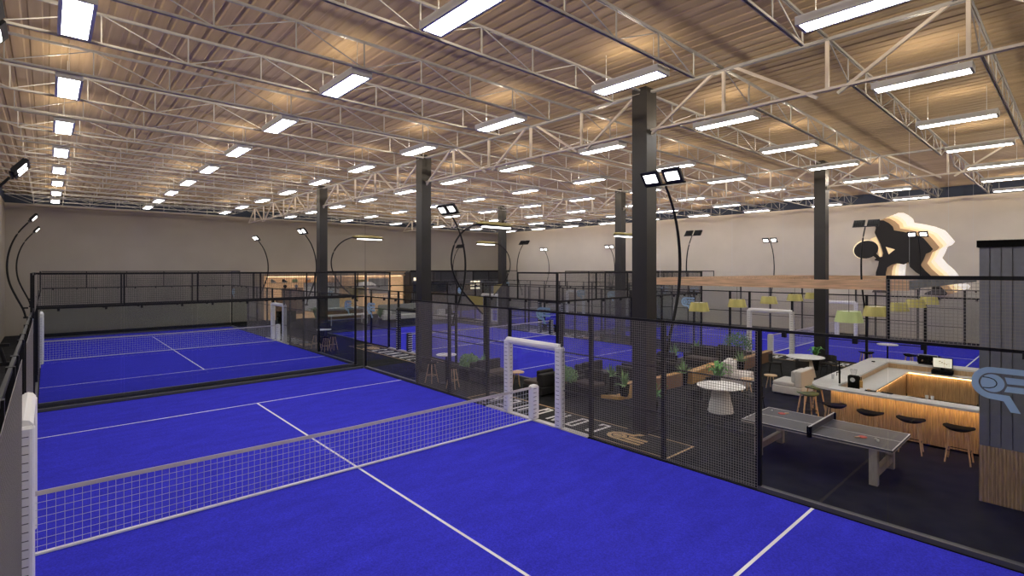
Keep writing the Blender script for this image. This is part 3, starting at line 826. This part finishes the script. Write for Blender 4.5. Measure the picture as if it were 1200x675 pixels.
# ------------------------------------------------------------------ stools, chairs, tables
def bar_stool(label, loc, rz, seat='black_plain', h=.74):
    t = thing('bar_stool', label, 'stool', loc, rz)
    b = B(); nx, ny = 8, 6; vs = []
    for lay_ in (0, 1):
        for i in range(nx+1):
            for j in range(ny+1):
                u, v = -1+2*i/nx, -1+2*j/ny
                k = 1-.18*(u*u*v*v)
                z = h+.022*u*u-(.055 if lay_ else 0)*(1-.75*u*u)
                vs.append((.19*v*k, .27*u*k, z))
    W = ny+1; N = (nx+1)*W; fs = []
    for i in range(nx):
        for j in range(ny):
            a = i*W+j; fs.append((a, a+1, a+W+1, a+W)); fs.append((N+a, N+a+W, N+a+W+1, N+a+1))
    for i in range(nx):
        for j in (0, ny): a = i*W+j; fs.append((a, a+W, N+a+W, N+a))
    for j in range(ny):
        for i in (0, nx): a = i*W+j; fs.append((a, a+1, N+a+1, N+a))
    b.add(vs, fs)
    obj('seat', b, seat, t, smooth=True)
    for sx in (-1, 1):
        for sy in (-1, 1):
            obj('leg', B().tube([(sx*.11, sy*.13, h-.03), (sx*.19, sy*.21, 0)], [.021, .014], 8), 'wood_leg', t)
    b = B(); q = .16+.0; z = .25
    cs = [(.165, .185), (-.165, .185), (-.165, -.185), (.165, -.185)]
    for i in range(4): b.tube([(*cs[i], z), (*cs[(i+1) % 4], z)], .009, 6)
    obj('footrest', b, 'black_steel', t)
    return t
st = bar_stool('black-seated wooden bar stool closest to the panelled tower', (14.72, -8.28, 0), 0)
dup(st, (14.72, -7.45, 0), .1, 'black-seated wooden bar stool, second along the bar from the tower')
dup(st, (14.70, -6.68, 0), -.1, 'black-seated wooden bar stool, third along the bar from the tower')
dup(st, (14.85, -5.88, 0), .5, 'black-seated wooden bar stool at the rounded corner of the bar')
sg = bar_stool('green-seated wooden stool in front of the bar corner, closer to the table tennis table', (15.85, -4.95, 0), .8, 'seat_green', .70)
dup(sg, (16.8, -4.82, 0), 1.3, 'green-seated wooden stool behind the other green one, beside the white armchair')
def high_table(label, loc, d=.73, h=1.05):
    t = thing('high_table', label, 'table', loc)
    obj('tabletop', B().lathe([(d/2-.01, h-.03), (d/2, h-.02), (d/2, h)], (0, 0, 0), 28), 'white_plain', t)
    obj('pedestal', B().lathe([(.03, .02), (.03, h-.03)], (0, 0, 0), 10), 'black_steel', t)
    obj('foot', B().lathe([(.24, 0), (.24, .015), (.04, .03)], (0, 0, 0), 20), 'black_steel', t)
    return t
def round_stool(label, loc, rz):
    t = thing('wooden_stool', label, 'stool', loc, rz)
    obj('seat', B().lathe([(.16, .70), (.18, .72), (.18, .745), (.15, .75)], (0, 0, 0), 18), 'black_plain', t)
    for k in range(4):
        a = PI/4+k*PI/2; obj('leg', B().tube([(.10*math.cos(a), .10*math.sin(a), .71), (.24*math.cos(a), .24*math.sin(a), 0)], [.02, .014], 6), 'wood_leg', t)
    b = B()
    for k in range(4):
        a0, a1 = PI/4+k*PI/2, PI/4+(k+1)*PI/2; r = .19; b.tube([(r*math.cos(a0), r*math.sin(a0), .28), (r*math.cos(a1), r*math.sin(a1), .28)], .009, 5)
    obj('footrest', b, 'wood_leg', t)
    return t
high_table('white round high table behind the mesh fence, beside the black column', (10.95, 5.40, 0))
rs = round_stool('wooden stool with four splayed legs at the high table, next to the black column', (10.62, 5.85, 0), .2)
dup(rs, (10.68, 4.62, 0), .5, 'wooden stool with four splayed legs at the high table, towards the rug')
high_table('white round high table just outside the second court, before the shop', (10.75, 16.05, 0))
dup(rs, (10.62, 15.45, 0), .1, 'wooden stool at the high table outside the second court, nearer the camera')
dup(rs, (11.10, 15.75, 0), .6, 'wooden stool at the high table outside the second court, nearer the column')
dup(rs, (10.62, 16.75, 0), .4, 'wooden stool half hidden behind the high table outside the second court')
high_table('white round high table behind the bar, against the court under the mural', (25.9, -4.65, 0))
dup(st, (25.1, -4.1, 0), .6, 'dark bar stool behind the bar, between the black fence post and the high table')
dup(st, (25.6, -5.5, 0), -.5, 'dark bar stool behind the bar, on the tower side of the high table')

def round_table(label, loc):
    t = thing('pedestal_table', label, 'table', loc)
    obj('tabletop', B().lathe([(.60, .725), (.66, .74), (.66, .755), (.64, .76)], (0, 0, 0), 36), 'white_plain', t, smooth=False)
    obj('pedestal', B().lathe([(.36, 0), (.355, .02), (.20, .725)], (0, 0, 0), 28), 'cushion', t, smooth=True)
    return t
round_table('white round pedestal table with a conical foot, closest to the mesh fence', (14.75, -3.0, 0))
round_table('white round pedestal table with a conical foot, behind the white armchair', (22.0, -2.85, 0))
def dark_chair(label, loc, rz):
    t = thing('dining_chair', label, 'chair', loc, rz)
    obj('seat', B().rbox(-.22, .22, -.22, .22, .43, .47, .06), 'sofa_dark', t)
    b = B(); n = 8
    vs = []
    for i in range(n+1):
        a = PI*(.15+.7*i/n)
        for rr in (.23, .25):
            for z in (.50, .76): vs.append((rr*math.cos(a), rr*math.sin(a), z))
    fs = []
    for i in range(n):
        a, c = i*4, i*4+4; fs += [(a, c, c+1, a+1), (a+2, a+3, c+3, c+2), (a+1, c+1, c+3, a+3), (a, a+2, c+2, c)]
    fs += [(0, 1, 3, 2), (n*4, n*4+2, n*4+3, n*4+1)]
    b.add(vs, fs)
    obj('backrest', b, 'sofa_dark', t)
    for sx in (-1, 1):
        obj('back_support', B().tube([(sx*.18, .14, .46), (sx*.19, .155, .54)], .012, 6), 'black_steel', t)
        for sy in (-1, 1): obj('leg', B().tube([(sx*.17, sy*.17, .44), (sx*.22, sy*.22, 0)], .012, 6), 'black_steel', t)
    return t
dc = dark_chair('dark low-backed chair tucked at the first white round table, towards the fence', (13.85, -2.75, 0), PI/2)
dup(dc, (15.45, -3.65, 0), -2.2, 'dark low-backed chair at the first white round table, towards the bar')
dup(dc, (15.5, -2.4, 0), -1.0, 'dark low-backed chair at the first white round table, towards the sofas')
dup(dc, (21.0, -3.1, 0), 1.7, 'dark low-backed chair at the second white round table, behind the white armchair')
dup(dc, (22.9, -3.4, 0), -1.8, 'dark low-backed chair at the second white round table, towards the mural wall')
dup(dc, (21.6, -1.9, 0), .4, 'dark low-backed chair on the sofa side of the second white round table')

def sofa(label, loc, rz, w=1.0, body='sofa_dark', top='sofa_top', cush='sofa_dark', name='lounge_sofa', arm=True):
    """faces -Y in local space (the back is at +Y)"""
    t = thing(name, label, 'sofa' if w > 1.1 else 'armchair', loc, rz)
    d = .46
    obj('base', B().rbox(-w/2, w/2, -d, d, .05, .30, .04), body, t)
    obj('seat_cushion', B().rbox(-w/2+.10, w/2-.02, -d+.01, d-.24, .30, .43, .05), top, t)
    obj('backrest', B().rbox(-w/2, w/2, d-.22, d, .30, .84 if name == 'white_armchair' else .72, .05), body, t)
    if arm: obj('armrest', B().rbox(-w/2, -w/2+.12, -d, d-.2, .30, .56, .04), body, t)
    b = B()
    vs = B().rbox(-w/2+.15, w/2-.08, d-.36, d-.22, .43, .80, .05)
    obj('back_cushion', vs, cush, t)
    b = B()
    for sx in (-1, 1):
        for sy in (-1, 1): b.box(sx*(w/2-.08)-.02, sx*(w/2-.08)+.02, sy*.38-.02, sy*.38+.02, 0, .05)
    obj('feet', b, 'black_plain', t)
    return t
s0 = sofa('dark brown sofa between the round shrub and the small round table, behind the mesh', (12.35, 4.55, 0), PI+PI/2*0+PI, 1.3)
s0.rotation_euler = (0, 0, 0)
s1 = sofa('dark brown armchair framed by the white padded gate', (12.55, 2.1, 0), PI, .95)
dup(s1, (13.6, .92, 0), -PI/2, 'dark brown armchair beside the shrub outside the white gate')
dup(s1, (15.65, .6, 0), PI/2, 'dark brown armchair half hidden behind the thick black column')
dup(s0, (14.9, 1.72, 0), 0, 'dark brown sofa behind the thick column, against the middle court')
dup(s0, (17.6, .5, 0), PI/2, 'dark brown sofa behind the spiky plant and the honey wood bench')
dup(s1, (18.9, 1.6, 0), PI, 'dark brown armchair facing the sofa behind the honey wood bench')
dup(s0, (20.9, .8, 0), -PI/2, 'dark brown sofa under the first olive lamps, between two spiky plants')
dup(s0, (22.5, .25, 0), PI/2, 'dark brown sofa in front of the dark shrub, next to the white gate')
ws = sofa('off-white armchair with cushions facing the first one, nearest the green stools', (18.75, -3.55, 0), PI, 1.15, 'sofa_white', 'sofa_white', 'cushion', 'white_armchair', False)
dup(ws, (18.6, -1.75, 0), .25, 'off-white armchair with a big pillow behind the leafy plant')
def side_table(label, loc, h=.45, d=.42, m='wood'):
    t = thing('side_table', label, 'side table', loc)
    obj('tabletop', B().lathe([(d/2, h-.03), (d/2, h)], (0, 0, 0), 24), m, t)
    for k in range(3):
        a = k*2*PI/3+.4; obj('leg', B().tube([(.08*math.cos(a), .08*math.sin(a), h-.03), (.17*math.cos(a), .17*math.sin(a), 0)], .014, 6), 'wood_leg', t)
    return t
side_table('small round wooden side table in front of the near white armchair', (18.95, -2.75, 0))
side_table('small round wooden side table seen beside the black fence post, by the far white armchair', (17.75, -2.45, 0))
side_table('small round wooden side table seen through the white padded gate', (12.6, 3.4, 0), .5, .5)
# honey / brown wooden dividers
def divider(label, loc, L, rz, m='wood_brown', h=.45, w=.30):
    t = thing('wooden_bench', label, 'bench', loc, rz)
    obj('side_panel', B().box(0, L, 0, .04, 0, h), m, t)
    obj('rear_panel', B().box(0, L, w-.04, w, 0, h), m, t)
    obj('end_panel', B().box(0, .04, .04, w-.04, 0, h), 'wood_honey', t); obj('end_panel', B().box(L-.04, L, .04, w-.04, 0, h), 'wood_honey', t)
    obj('bench_top', B().box(.04, L-.04, .04, w-.04, h-.05, h-.01), 'wood_honey', t)
    return t
divider('short brown wooden bench next to the thick black column', (14.05, -.30, 0), .85, -.1)
divider('brown wooden bench below the spiky potted plant, behind the mesh', (15.2, -.45, 0), 1.75, -.05)
divider('honey wood bench between the spiky plant and the leafy plant', (17.45, -.65, 0), 2.5, .10, 'wood_honey', .42)
divider('brown wooden bench behind the far white armchair', (20.6, -.75, 0), 4.0, .03)
wd = thing('wooden_plinth', 'angular honey wood plinth around the black plant pot near the fence', 'planter', (13.6, -.48, 0), 0)
obj('plinth_top', B().prism([(-.25, .75), (-.05, .2), (.2, .1), (.55, .2), (.6, .45), (.1, .45)], lambda x, y: (x, y, .02), lambda x, y: (x, y, .12)), 'wood_honey', wd)
obj('plinth_back', B().box(.35, .62, .12, .18, .0, .42), 'wood_honey', wd)

# plants
def spiky_plant(label, loc, m='leaf_pale', pot='black_plain', h=.42, n=26, ph=.42, R=.34):
    t = thing('potted_plant', label, 'plant', loc, random.random()*6)
    obj('pot', B().lathe([(.12, 0), (.17, ph-.02), (.175, ph), (.14, ph), (.13, ph-.04)], (0, 0, 0), 16), pot, t)
    b = B()
    for i in range(n):
        a = random.random()*2*PI; el = .35+1.1*random.random(); L = (h*.7+h*.5*random.random())
        d = Vector((math.cos(a), math.sin(a), 0)); sd = Vector((-math.sin(a), math.cos(a), 0)); w = .042
        p0 = Vector((0, 0, ph-.03)); pts = []
        for k in range(4):
            u = k/3; p = p0+d*(R*u*math.cos(el)+.04)+Vector((0, 0, L*u*math.sin(el)*1.3-.18*u*u*math.cos(el)))
            pts.append((p, w*(1-u)**.6+.002))
        vs = []
        for p, ww in pts: vs += [p-sd*ww, p+Vector((0, 0, .006)), p+sd*ww]
        fs = []
        for k in range(3):
            for q in (0, 1): a0 = k*3+q; fs.append((a0, a0+1, a0+4, a0+3))
        b.add(vs, fs)
    obj('leaves', b, m, t)
    return t
def shrub(label, loc, m, R=.33, z=.62):
    t = thing('planter_shrub', label, 'shrub', loc)
    obj('planter', B().rbox(-.28, .28, -.28, .28, 0, .42, .03), 'black_plain', t)
    b = B()
    for i in range(1100):
        v = Vector((random.gauss(0, 1), random.gauss(0, 1), random.gauss(0, 1))).normalized()
        if v.z < -.5: continue
        r = R*(.62+.42*random.random()); p = Vector((0, 0, z))+Vector((v.x*r*1.05, v.y*r*1.05, v.z*r*.9))
        a = Vector((random.random()-.5, random.random()-.5, random.random()-.5)).normalized()*.045; c = a.cross(v).normalized()*.028
        b.add([p-a, p+c, p+a, p-c], [(0, 1, 2, 3)])
    obj('foliage', b, m, t)
    obj('stem', B().tube([(0, 0, .4), (0, 0, z)], .02, 6), 'wood_brown', t)
    return t
def leafy_plant(label, loc, ph=.25, h=.5, m='leaf_bright', n=11, R=.3, pot='black_plain'):
    t = thing('leafy_plant', label, 'plant', loc, random.random()*6)
    obj('pot', B().lathe([(.10, 0), (.15, ph), (.12, ph), (.11, ph-.03)], (0, 0, 0), 16), pot, t)
    b = B()
    for i in range(n):
        a = i*2.4; d = Vector((math.cos(a), math.sin(a), 0)); sd = Vector((-math.sin(a), math.cos(a), 0))
        rr = R*(.6+.5*random.random()); hh = h*(.45+.6*random.random()); vs = []
        for k in range(6):
            u = k/5; p = Vector((0, 0, ph-.02))+d*(rr*u**1.2)+Vector((0, 0, hh*math.sin(u*2.2)))
            ww = .075*math.sin(PI*min(1, .08+u*.92))+.003
            vs += [p-sd*ww+Vector((0, 0, .02)), p, p+sd*ww+Vector((0, 0, .02))]
        fs = []
        for k in range(5):
            for q in (0, 1): a0 = k*3+q; fs.append((a0, a0+1, a0+4, a0+3))
        b.add(vs, fs)
    obj('leaves', b, m, t)
    return t
shrub('round pale green shrub in a dark planter by the high table', (11.95, 5.35, 0), 'leaf_pale', .36, .66)
shrub('round pale green shrub in a dark planter just outside the white gate', (12.75, 1.2, 0), 'leaf_pale', .36, .66)
shrub('large dark shrub behind the sofas, next to the white gate of the mural court', (23.6, .5, 0), 'leaf', .62, .72)
spiky_plant('spiky plant in a black pot on the honey wood plinth near the fence', (13.8, -.32, .12), ph=.34)
spiky_plant('spiky plant in a black pot between the brown and the honey bench', (17.15, -.45, 0))
spiky_plant('spiky plant beside the round shrub at the high table', (12.8, 5.45, 0), ph=.5)
spiky_plant('spiky plant to the left of the thick column, behind the plinth plant', (14.5, .75, 0), ph=.5)
spiky_plant('spiky plant just to the right of the thick column', (16.4, .55, 0), ph=.62)
spiky_plant('wide spiky plant between the dark sofas under the first olive lamp', (19.8, 1.5, 0), ph=.5)
spiky_plant('spiky plant below the second olive lamp, behind the dark sofas', (21.75, 1.5, 0), ph=.55)
spiky_plant('spiky plant at the end of the brown bench beside the far white armchair', (20.6, -.95, 0), ph=.5)
leafy_plant('bright broad-leaved plant beside the fence post, in front of the benches', (13.2, -1.75, 0), .30, .62, R=.42)
leafy_plant('bushy broad-leaved plant beside the first white round table', (16.4, -2.1, 0), .45, .66, n=20, R=.42)
leafy_plant('bright green plant at the foot of the black column behind the second white table', (23.6, -2.7, 0), .55, .45)

# ------------------------------------------------------------------ things on the bar
pos = thing('till_screen', 'black till with a lit cream screen on the back worktop of the bar', 'till', (20.72, -7.15, .90))
obj('cash_drawer', B().rbox(-.2, .2, -.25, .25, 0, .13, .02), 'black_plain', pos)
obj('stand', B().box(-.04, .04, -.04, .04, .13, .20), 'black_plain', pos)
obj('monitor', B().box(-.02, .02, -.24, .24, .18, .50), 'black_plain', pos)
sc_ = obj('screen', B().box(-.026, -.021, -.225, .225, .20, .485), 'screen', pos)
b = B()
for k in range(5): b.box(-.028, -.026, -.16+.05*k, -.15+.06*k, .26+.03*k, .28+.03*k)
b.box(-.028, -.026, -.18, .10, .33, .335).box(-.028, -.026, -.05, -.045, .23, .45)
obj('screen_map', b, 'map_line', sc_)
cm = thing('coffee_grinder', 'black coffee grinder with a round white dial on the bar corner', 'coffee grinder', (15.83, -6.05, .90))
obj('body', B().rbox(-.09, .09, -.12, .12, 0.02, .46, .03), 'black_plain', cm)
obj('base', B().rbox(-.14, .14, -.2, .2, 0, .02, .01), 'black_plain', cm)
obj('dial', B().prism(arc(0, .36, .055, 0, 350, 20), lambda a, z: (-.10, a, z), lambda a, z: (-.09, a, z)), 'white_plain', cm)
obj('hopper', B().lathe([(.05, .46), (.08, .60), (.08, .62)], (0, 0, 0), 14), 'clear', cm)
tp = thing('tap_column', 'slender black drinks tap standing on the bar corner', 'tap', (15.86, -5.72, .90))
obj('column', B().tube([(0, 0, 0), (0, 0, .62)], .022, 10), 'black_plain', tp)
obj('spout', B().tube([(0, 0, .5), (-.12, .03, .5), (-.13, .03, .42)], .012, 8), 'black_plain', tp)
obj('handle', B().tube([(0, 0, .6), (-.03, 0, .78)], .015, 8), 'black_plain', tp)
obj('drip_tray', B().rbox(-.2, .05, -.1, .1, 0, .02, .01), 'black_plain', tp)
kb = thing('knife_block', 'slanted wooden knife block with black handles on the side worktop', 'knife block', (16.75, -5.95, .90), .4)
obj('block', B().prism([(-.08, 0), (.10, 0), (.05, .22), (-.10, .17)], lambda a, z: (a, -.06, z), lambda a, z: (a, .06, z)), 'wood_honey', kb)
for q in (-.03, 0, .03): obj('knife_handle', B().tube([(-.03, q, .19), (-.08, q, .29)], .01, 6), 'black_plain', kb)
def cup(label, loc, m='white_plain', r=.035, h=.09, name='cup', cat='cup'):
    b = B(); n = 16
    prof = [(r*.75, 0), (r, h), (r*.9, h), (r*.65, .008)]
    b.lathe(prof, (0, 0, 0), n)
    return tag(obj(name, b, m, None, loc, smooth=False), label, cat)
cup('clear glass at the rounded corner of the white bar top', (16.35, -5.42, 1.10), 'clear', .04, .13, 'drinking_glass', 'glass')
cup('clear glass further along the bar side, past the first glass', (17.1, -5.38, 1.10), 'clear', .04, .13, 'drinking_glass', 'glass')
cup('small white cup on the front bar top, opposite the middle stool', (15.45, -7.62, 1.10))
cup('small white cup beside the first, on the front bar top nearer the tower', (15.45, -7.72, 1.10))
def tray(label, loc, rz):
    t = thing('serving_tray', label, 'tray', loc, rz); obj('plate', B().rbox(-.06, .06, -.12, .12, 0, .015, .02), 'black_plain', t)
    obj('bowl', B().lathe([(.025, .015), (.045, .04), (.038, .04), (.02, .02)], (0, .04, 0), 14), 'wood_leg', t); return t
tray('small black tray on the front bar top close to the coffee grinder', (15.42, -6.52, 1.10), .2)
tray('small black tray on the front bar top, second from the coffee grinder', (15.45, -6.85, 1.10), -.2)
pk = thing('coaster_stack', 'small black coaster stack on the rounded far corner of the bar', 'coasters', (20.3, -5.45, 1.10))
obj('coaster', B().lathe([(.05, 0), (.05, .012)], (0, 0, 0), 16), 'black_plain', pk); obj('coaster', B().lathe([(.048, .012), (.048, .026)], (.004, 0, 0), 16), 'black_plain', pk)
em = thing('espresso_machine', 'black espresso machine on the back bar top beside the till', 'espresso machine', (21.15, -6.75, 1.10))
obj('body', B().rbox(-.2, .2, -.27, .27, .03, .26, .03), 'black_plain', em)
obj('cup_rail', B().tube([(-.17, -.24, .31), (-.17, .24, .31)], .012, 6).tube([(-.17, -.24, .25), (-.17, -.24, .31)], .01, 5).tube([(-.17, .24, .25), (-.17, .24, .31)], .01, 5), 'light_case', em)
for q in (-.13, .13): obj('portafilter', B().tube([(-.2, q, .14), (-.3, q, .12)], .018, 6), 'wood_brown', em)
obj('foot', B().box(-.17, .17, -.24, .24, 0, .03), 'black_plain', em)

# ------------------------------------------------------------------ shop at the back wall
SY = 33.8
sh = thing('shop_display', 'warm wooden shop wall with lit shelves at the far end', 'display wall', (13.2, SY, 0))
obj('wood_panelling', B().box(0, 12.6, .3, .45, 0, 3.62), 'shop_wall_glow', sh)
obj('white_panel', B().box(3.1, 6.2, .2, .3, .6, 3.0), 'white_plain', sh)
obj('pattern_panel', B().box(1.3, 3.0, .2, .3, .4, 2.6), 'pattern', sh)
obj('shelf_board', B().box(0, 7.0, -.1, .3, 3.0, 3.06), 'wood', sh)
obj('shelf_board', B().box(0, 12.6, -.1, .3, 3.56, 3.64), 'wood', sh)
obj('shelf_light', B().box(.1, 12.4, .24, .29, 3.50, 3.54), 'shop_led', sh)
obj('shelf_light', B().box(6.3, 12.4, .24, .29, 1.62, 1.66), 'shop_led', sh)
obj('shelf_board', B().box(6.2, 12.6, -.05, .3, 1.66, 1.72), 'wood', sh)
obj('grey_panel', B().box(9.0, 11.0, .2, .3, 1.9, 3.3), 'grey_box', sh)
obj('olive_panel', B().box(7.6, 8.6, .2, .3, 1.8, 3.2), 'olive', sh)
obj('wood_trim', B().box(-1.2, 12.6, -.2, .0, 3.84, 3.92), 'wood', sh)  # plain light wood trim along the wall, without lamps
b = B()
for q in range(2):
    a = 7.05+.42*q; z = 2.55-.12*q
    b.prism([(a, z), (a+.13, z-.28), (a+.26, z), (a+.19, z+.08), (a+.13, z+.02), (a+.07, z+.08)], lambda x, z: (x, .27, z), lambda x, z: (x, .30, z))
obj('heart_racket', b, 'black_plain', sh)
items = [(.6, 'grey_box', 'grey shoe on the top shop shelf, closest to the side wall end'), (1.5, 'black_plain', 'dark shoe on the top shop shelf'), (2.3, 'green_box', 'green bag on the top shop shelf'),
         (3.4, 'orange_box', 'orange box on the top shop shelf'), (4.5, 'grey_box', 'grey shoe in the middle of the top shop shelf'), (5.6, 'gold', 'gold trophy-like cup on the top shop shelf')]
for i, (x, m, lab) in enumerate(items):
    t = thing(['display_shoe', 'display_shoe', 'display_bag', 'display_box', 'display_shoe', 'display_cup'][i], lab, ['shoe', 'shoe', 'bag', 'box', 'shoe', 'cup'][i], (13.2+x, SY+.08, 3.06))
    if i in (0, 1, 4):
        obj('upper', B().prism([(-.2, .03), (.2, .03), (.2, .09), (.05, .15), (-.08, .28), (-.2, .26)], lambda a, z: (a, -.07, z), lambda a, z: (a, .07, z)), m, t)
        obj('sole', B().box(-.21, .21, -.08, .08, 0, .03), 'white_plain', t)
    elif i == 2:
        obj('body', B().rbox(-.2, .2, -.1, .1, 0, .26, .04), m, t); obj('strap', B().tube([(-.1, 0, .25), (-.06, 0, .36), (.06, 0, .36), (.1, 0, .25)], .012, 6), 'black_plain', t)
    elif i == 3:
        obj('carton', B().box(-.18, .18, -.1, .1, 0, .26), m, t); obj('lid', B().box(-.19, .19, -.11, .11, .22, .30), 'white_plain', t)
    else:
        obj('bowl', B().lathe([(.03, .08), (.14, .32), (.12, .32), (.02, .12)], (0, 0, 0), 14), m, t); obj('foot', B().lathe([(.09, 0), (.03, .03), (.03, .09)], (0, 0, 0), 14), m, t)
def hanging_racket(label, x, y, z, m):
    t = thing('display_racket', label, 'racket', (x, y, z))
    obj('head', B().prism(arc(0, .18, .14, 0, 350, 20), lambda a, q: (a, 0, q), lambda a, q: (a, .03, q)), m, t)
    obj('grip', B().box(-.02, .02, 0, .03, -.18, .05), 'black_plain', t)
hanging_racket('dark round racket hung on the patterned shop panel', 14.75, 33.96, 2.55, 'black_plain')
hanging_racket('second dark round racket hung on the patterned shop panel', 15.65, 33.96, 2.55, 'grey_box')
ct = thing('display_counter', 'white shop counter in front of the wooden shop wall', 'counter', (16.6, 31.0, 0))
obj('cabinet', B().rbox(0, 3.6, -.5, .5, 0, .9, .08), 'sofa_white', ct); obj('worktop', B().rbox(-.1, 3.7, -.6, .6, .9, .97, .1), 'white_plain', ct)
obj('front_panel', B().box(.3, 3.3, -.52, -.5, .1, .8), 'wood_brown', ct)
cabs = thing('display_cabinet', 'wooden shop cabinet with a black plinth seen through the second gate', 'cabinet', (13.4, 31.5, 0))
obj('carcass', B().box(0, 1.4, 0, .6, .9, 1.9), 'wood_brown', cabs); obj('plinth', B().box(.02, 1.38, .02, .58, 0, .9), 'black_plain', cabs); obj('top_board', B().box(-.03, 1.43, -.03, .63, 1.9, 1.96), 'wood', cabs)
def big_sofa(label, loc, L, rz=0):
    t = thing('shop_sofa', label, 'sofa', loc, rz)
    obj('base', B().rbox(0, L, 0, .95, .05, .42, .08), 'sofa_white', t); obj('backrest', B().rbox(0, L, .75, 1.0, .42, 1.25, .1), 'grey_box', t)
    obj('cushion', B().rbox(.3, 1.0, .45, .75, .42, .85, .08), 'cushion', t); obj('cushion', B().rbox(L-1.0, L-.3, .45, .75, .42, .85, .08), 'sofa_dark', t)
    obj('feet', B().box(.1, .2, .1, .2, 0, .05).box(L-.2, L-.1, .1, .2, 0, .05).box(.1, .2, .8, .9, 0, .05).box(L-.2, L-.1, .8, .9, 0, .05), 'black_plain', t)
big_sofa('long pale grey sofa in front of the wooden shop wall', (20.2, 27.5, 0), 4.2)
big_sofa('pale sofa with low back behind the black padded gate', (25.0-1.2, 25.0, 0), 2.0)
mt = thing('low_table', 'low white table with dark top before the shop counter', 'table', (15.4, 26.5, 0))
obj('tabletop', B().rbox(0, 3.2, 0, 1.3, .68, .74, .1), 'white_plain', mt)
for sx in (.2, 3.0):
    for sy in (.2, 1.1): obj('leg', B().box(sx-.03, sx+.03, sy-.03, sy+.03, 0, .68), 'white_plain', mt)
leafy_plant('green plant in front of the shop, seen through the second court gate', (14.3, 26.3, 0), .6, .9, 'leaf', 14, .6)
leafy_plant('dark green plant beside the pale shop sofa', (18.6, 25.0, 0), .5, .8, 'leaf', 14, .6)
lp = thing('arc_pendant', 'white domed lamp hanging before the wooden shop wall', 'lamp', (20.6, 31.5, 2.6))
obj('dome', B().lathe([(.95, 0), (.9, .2), (.6, .42), (.05, .5)], (0, 0, 0), 24), 'white_plain', lp, smooth=True)
obj('cord', B().tube([(0, 0, .5), (0, 0, 8.85-2.6)], .01, 5), 'black_steel', lp)

# dark kiosk
kx = 26.0
kk = thing('slatted_kiosk', 'dark slatted kiosk with small lit signs against the back wall', 'kiosk', (kx, 32.6, 0))
obj('carcass', B().box(0, 12.3, .3, 1.6, 0, 3.9), 'kiosk', kk)
b = B()
for i in range(60): b.box(.05+i*.205, .12+i*.205, .22, .3, .05, 3.1)
obj('slats', b, 'tower_dark', kk)
obj('parapet', B().box(-.1, 12.4, .15, .3, 3.88, 4.05), 'black_plain', kk)
obj('counter_front', B().box(0, 4.4, .0, .3, 1.9, 2.9), 'kiosk_blue', kk)
obj('service_window', B().box(4.6, 7.6, .12, .22, 2.0, 2.95), 'kiosk_blue', kk)
obj('lit_sign', B().box(.15, .95, .1, .14, 3.05, 3.35), 'sign_lit', kk)
b = B()
for z in (2.1, 2.45, 2.8): b.box(6.9, 8.1, .02, .1, z, z+.16)
obj('menu_board', b, 'sign_lit', kk)
# shoe benches outside the mural court etc. : dark bench in the far aisle
fb = thing('aisle_bench', 'small dark bench in the aisle beyond the middle court', 'bench', (25.0, 13.6, 0))
obj('seat', B().box(-.2, .2, -.7, .7, .42, .48), 'black_plain', fb)
for s in (-.55, .55): obj('leg', B().box(-.17, .17, s-.03, s+.03, 0, .42), 'black_plain', fb)

# ------------------------------------------------------------------ camera, world, view
cam = bpy.data.cameras.new('camera'); co = bpy.data.objects.new('camera', cam); COL.objects.link(co); SC.camera = co
F = 604.5946
cam.sensor_width = 36; cam.lens = F/1200*36
cam.shift_y = (315.8336-337.5)/1200*-1*-1
co.location = (.2082, -10.0857, 4.1236); co.rotation_euler = (PI/2, 0, -.7331)
cam.clip_start = .02; cam.clip_end = 200
W = bpy.data.worlds.new('world'); SC.world = W; W.use_nodes = True
W.node_tree.nodes['Background'].inputs[0].default_value = (.5, .5, .55, 1); W.node_tree.nodes['Background'].inputs[1].default_value = .05
vs = SC.view_settings; vs.view_transform = 'Standard'; vs.look = 'None'; vs.gamma = 1; vs.exposure = 0.; vs.use_curve_mapping = False
SC.cycles.transparent_max_bounces = 40
SC.cycles.max_bounces = 8
SC.cycles.use_denoising = True
SC.cycles.denoising_prefilter = 'ACCURATE'
SC.cycles.denoising_input_passes = 'RGB_ALBEDO_NORMAL'
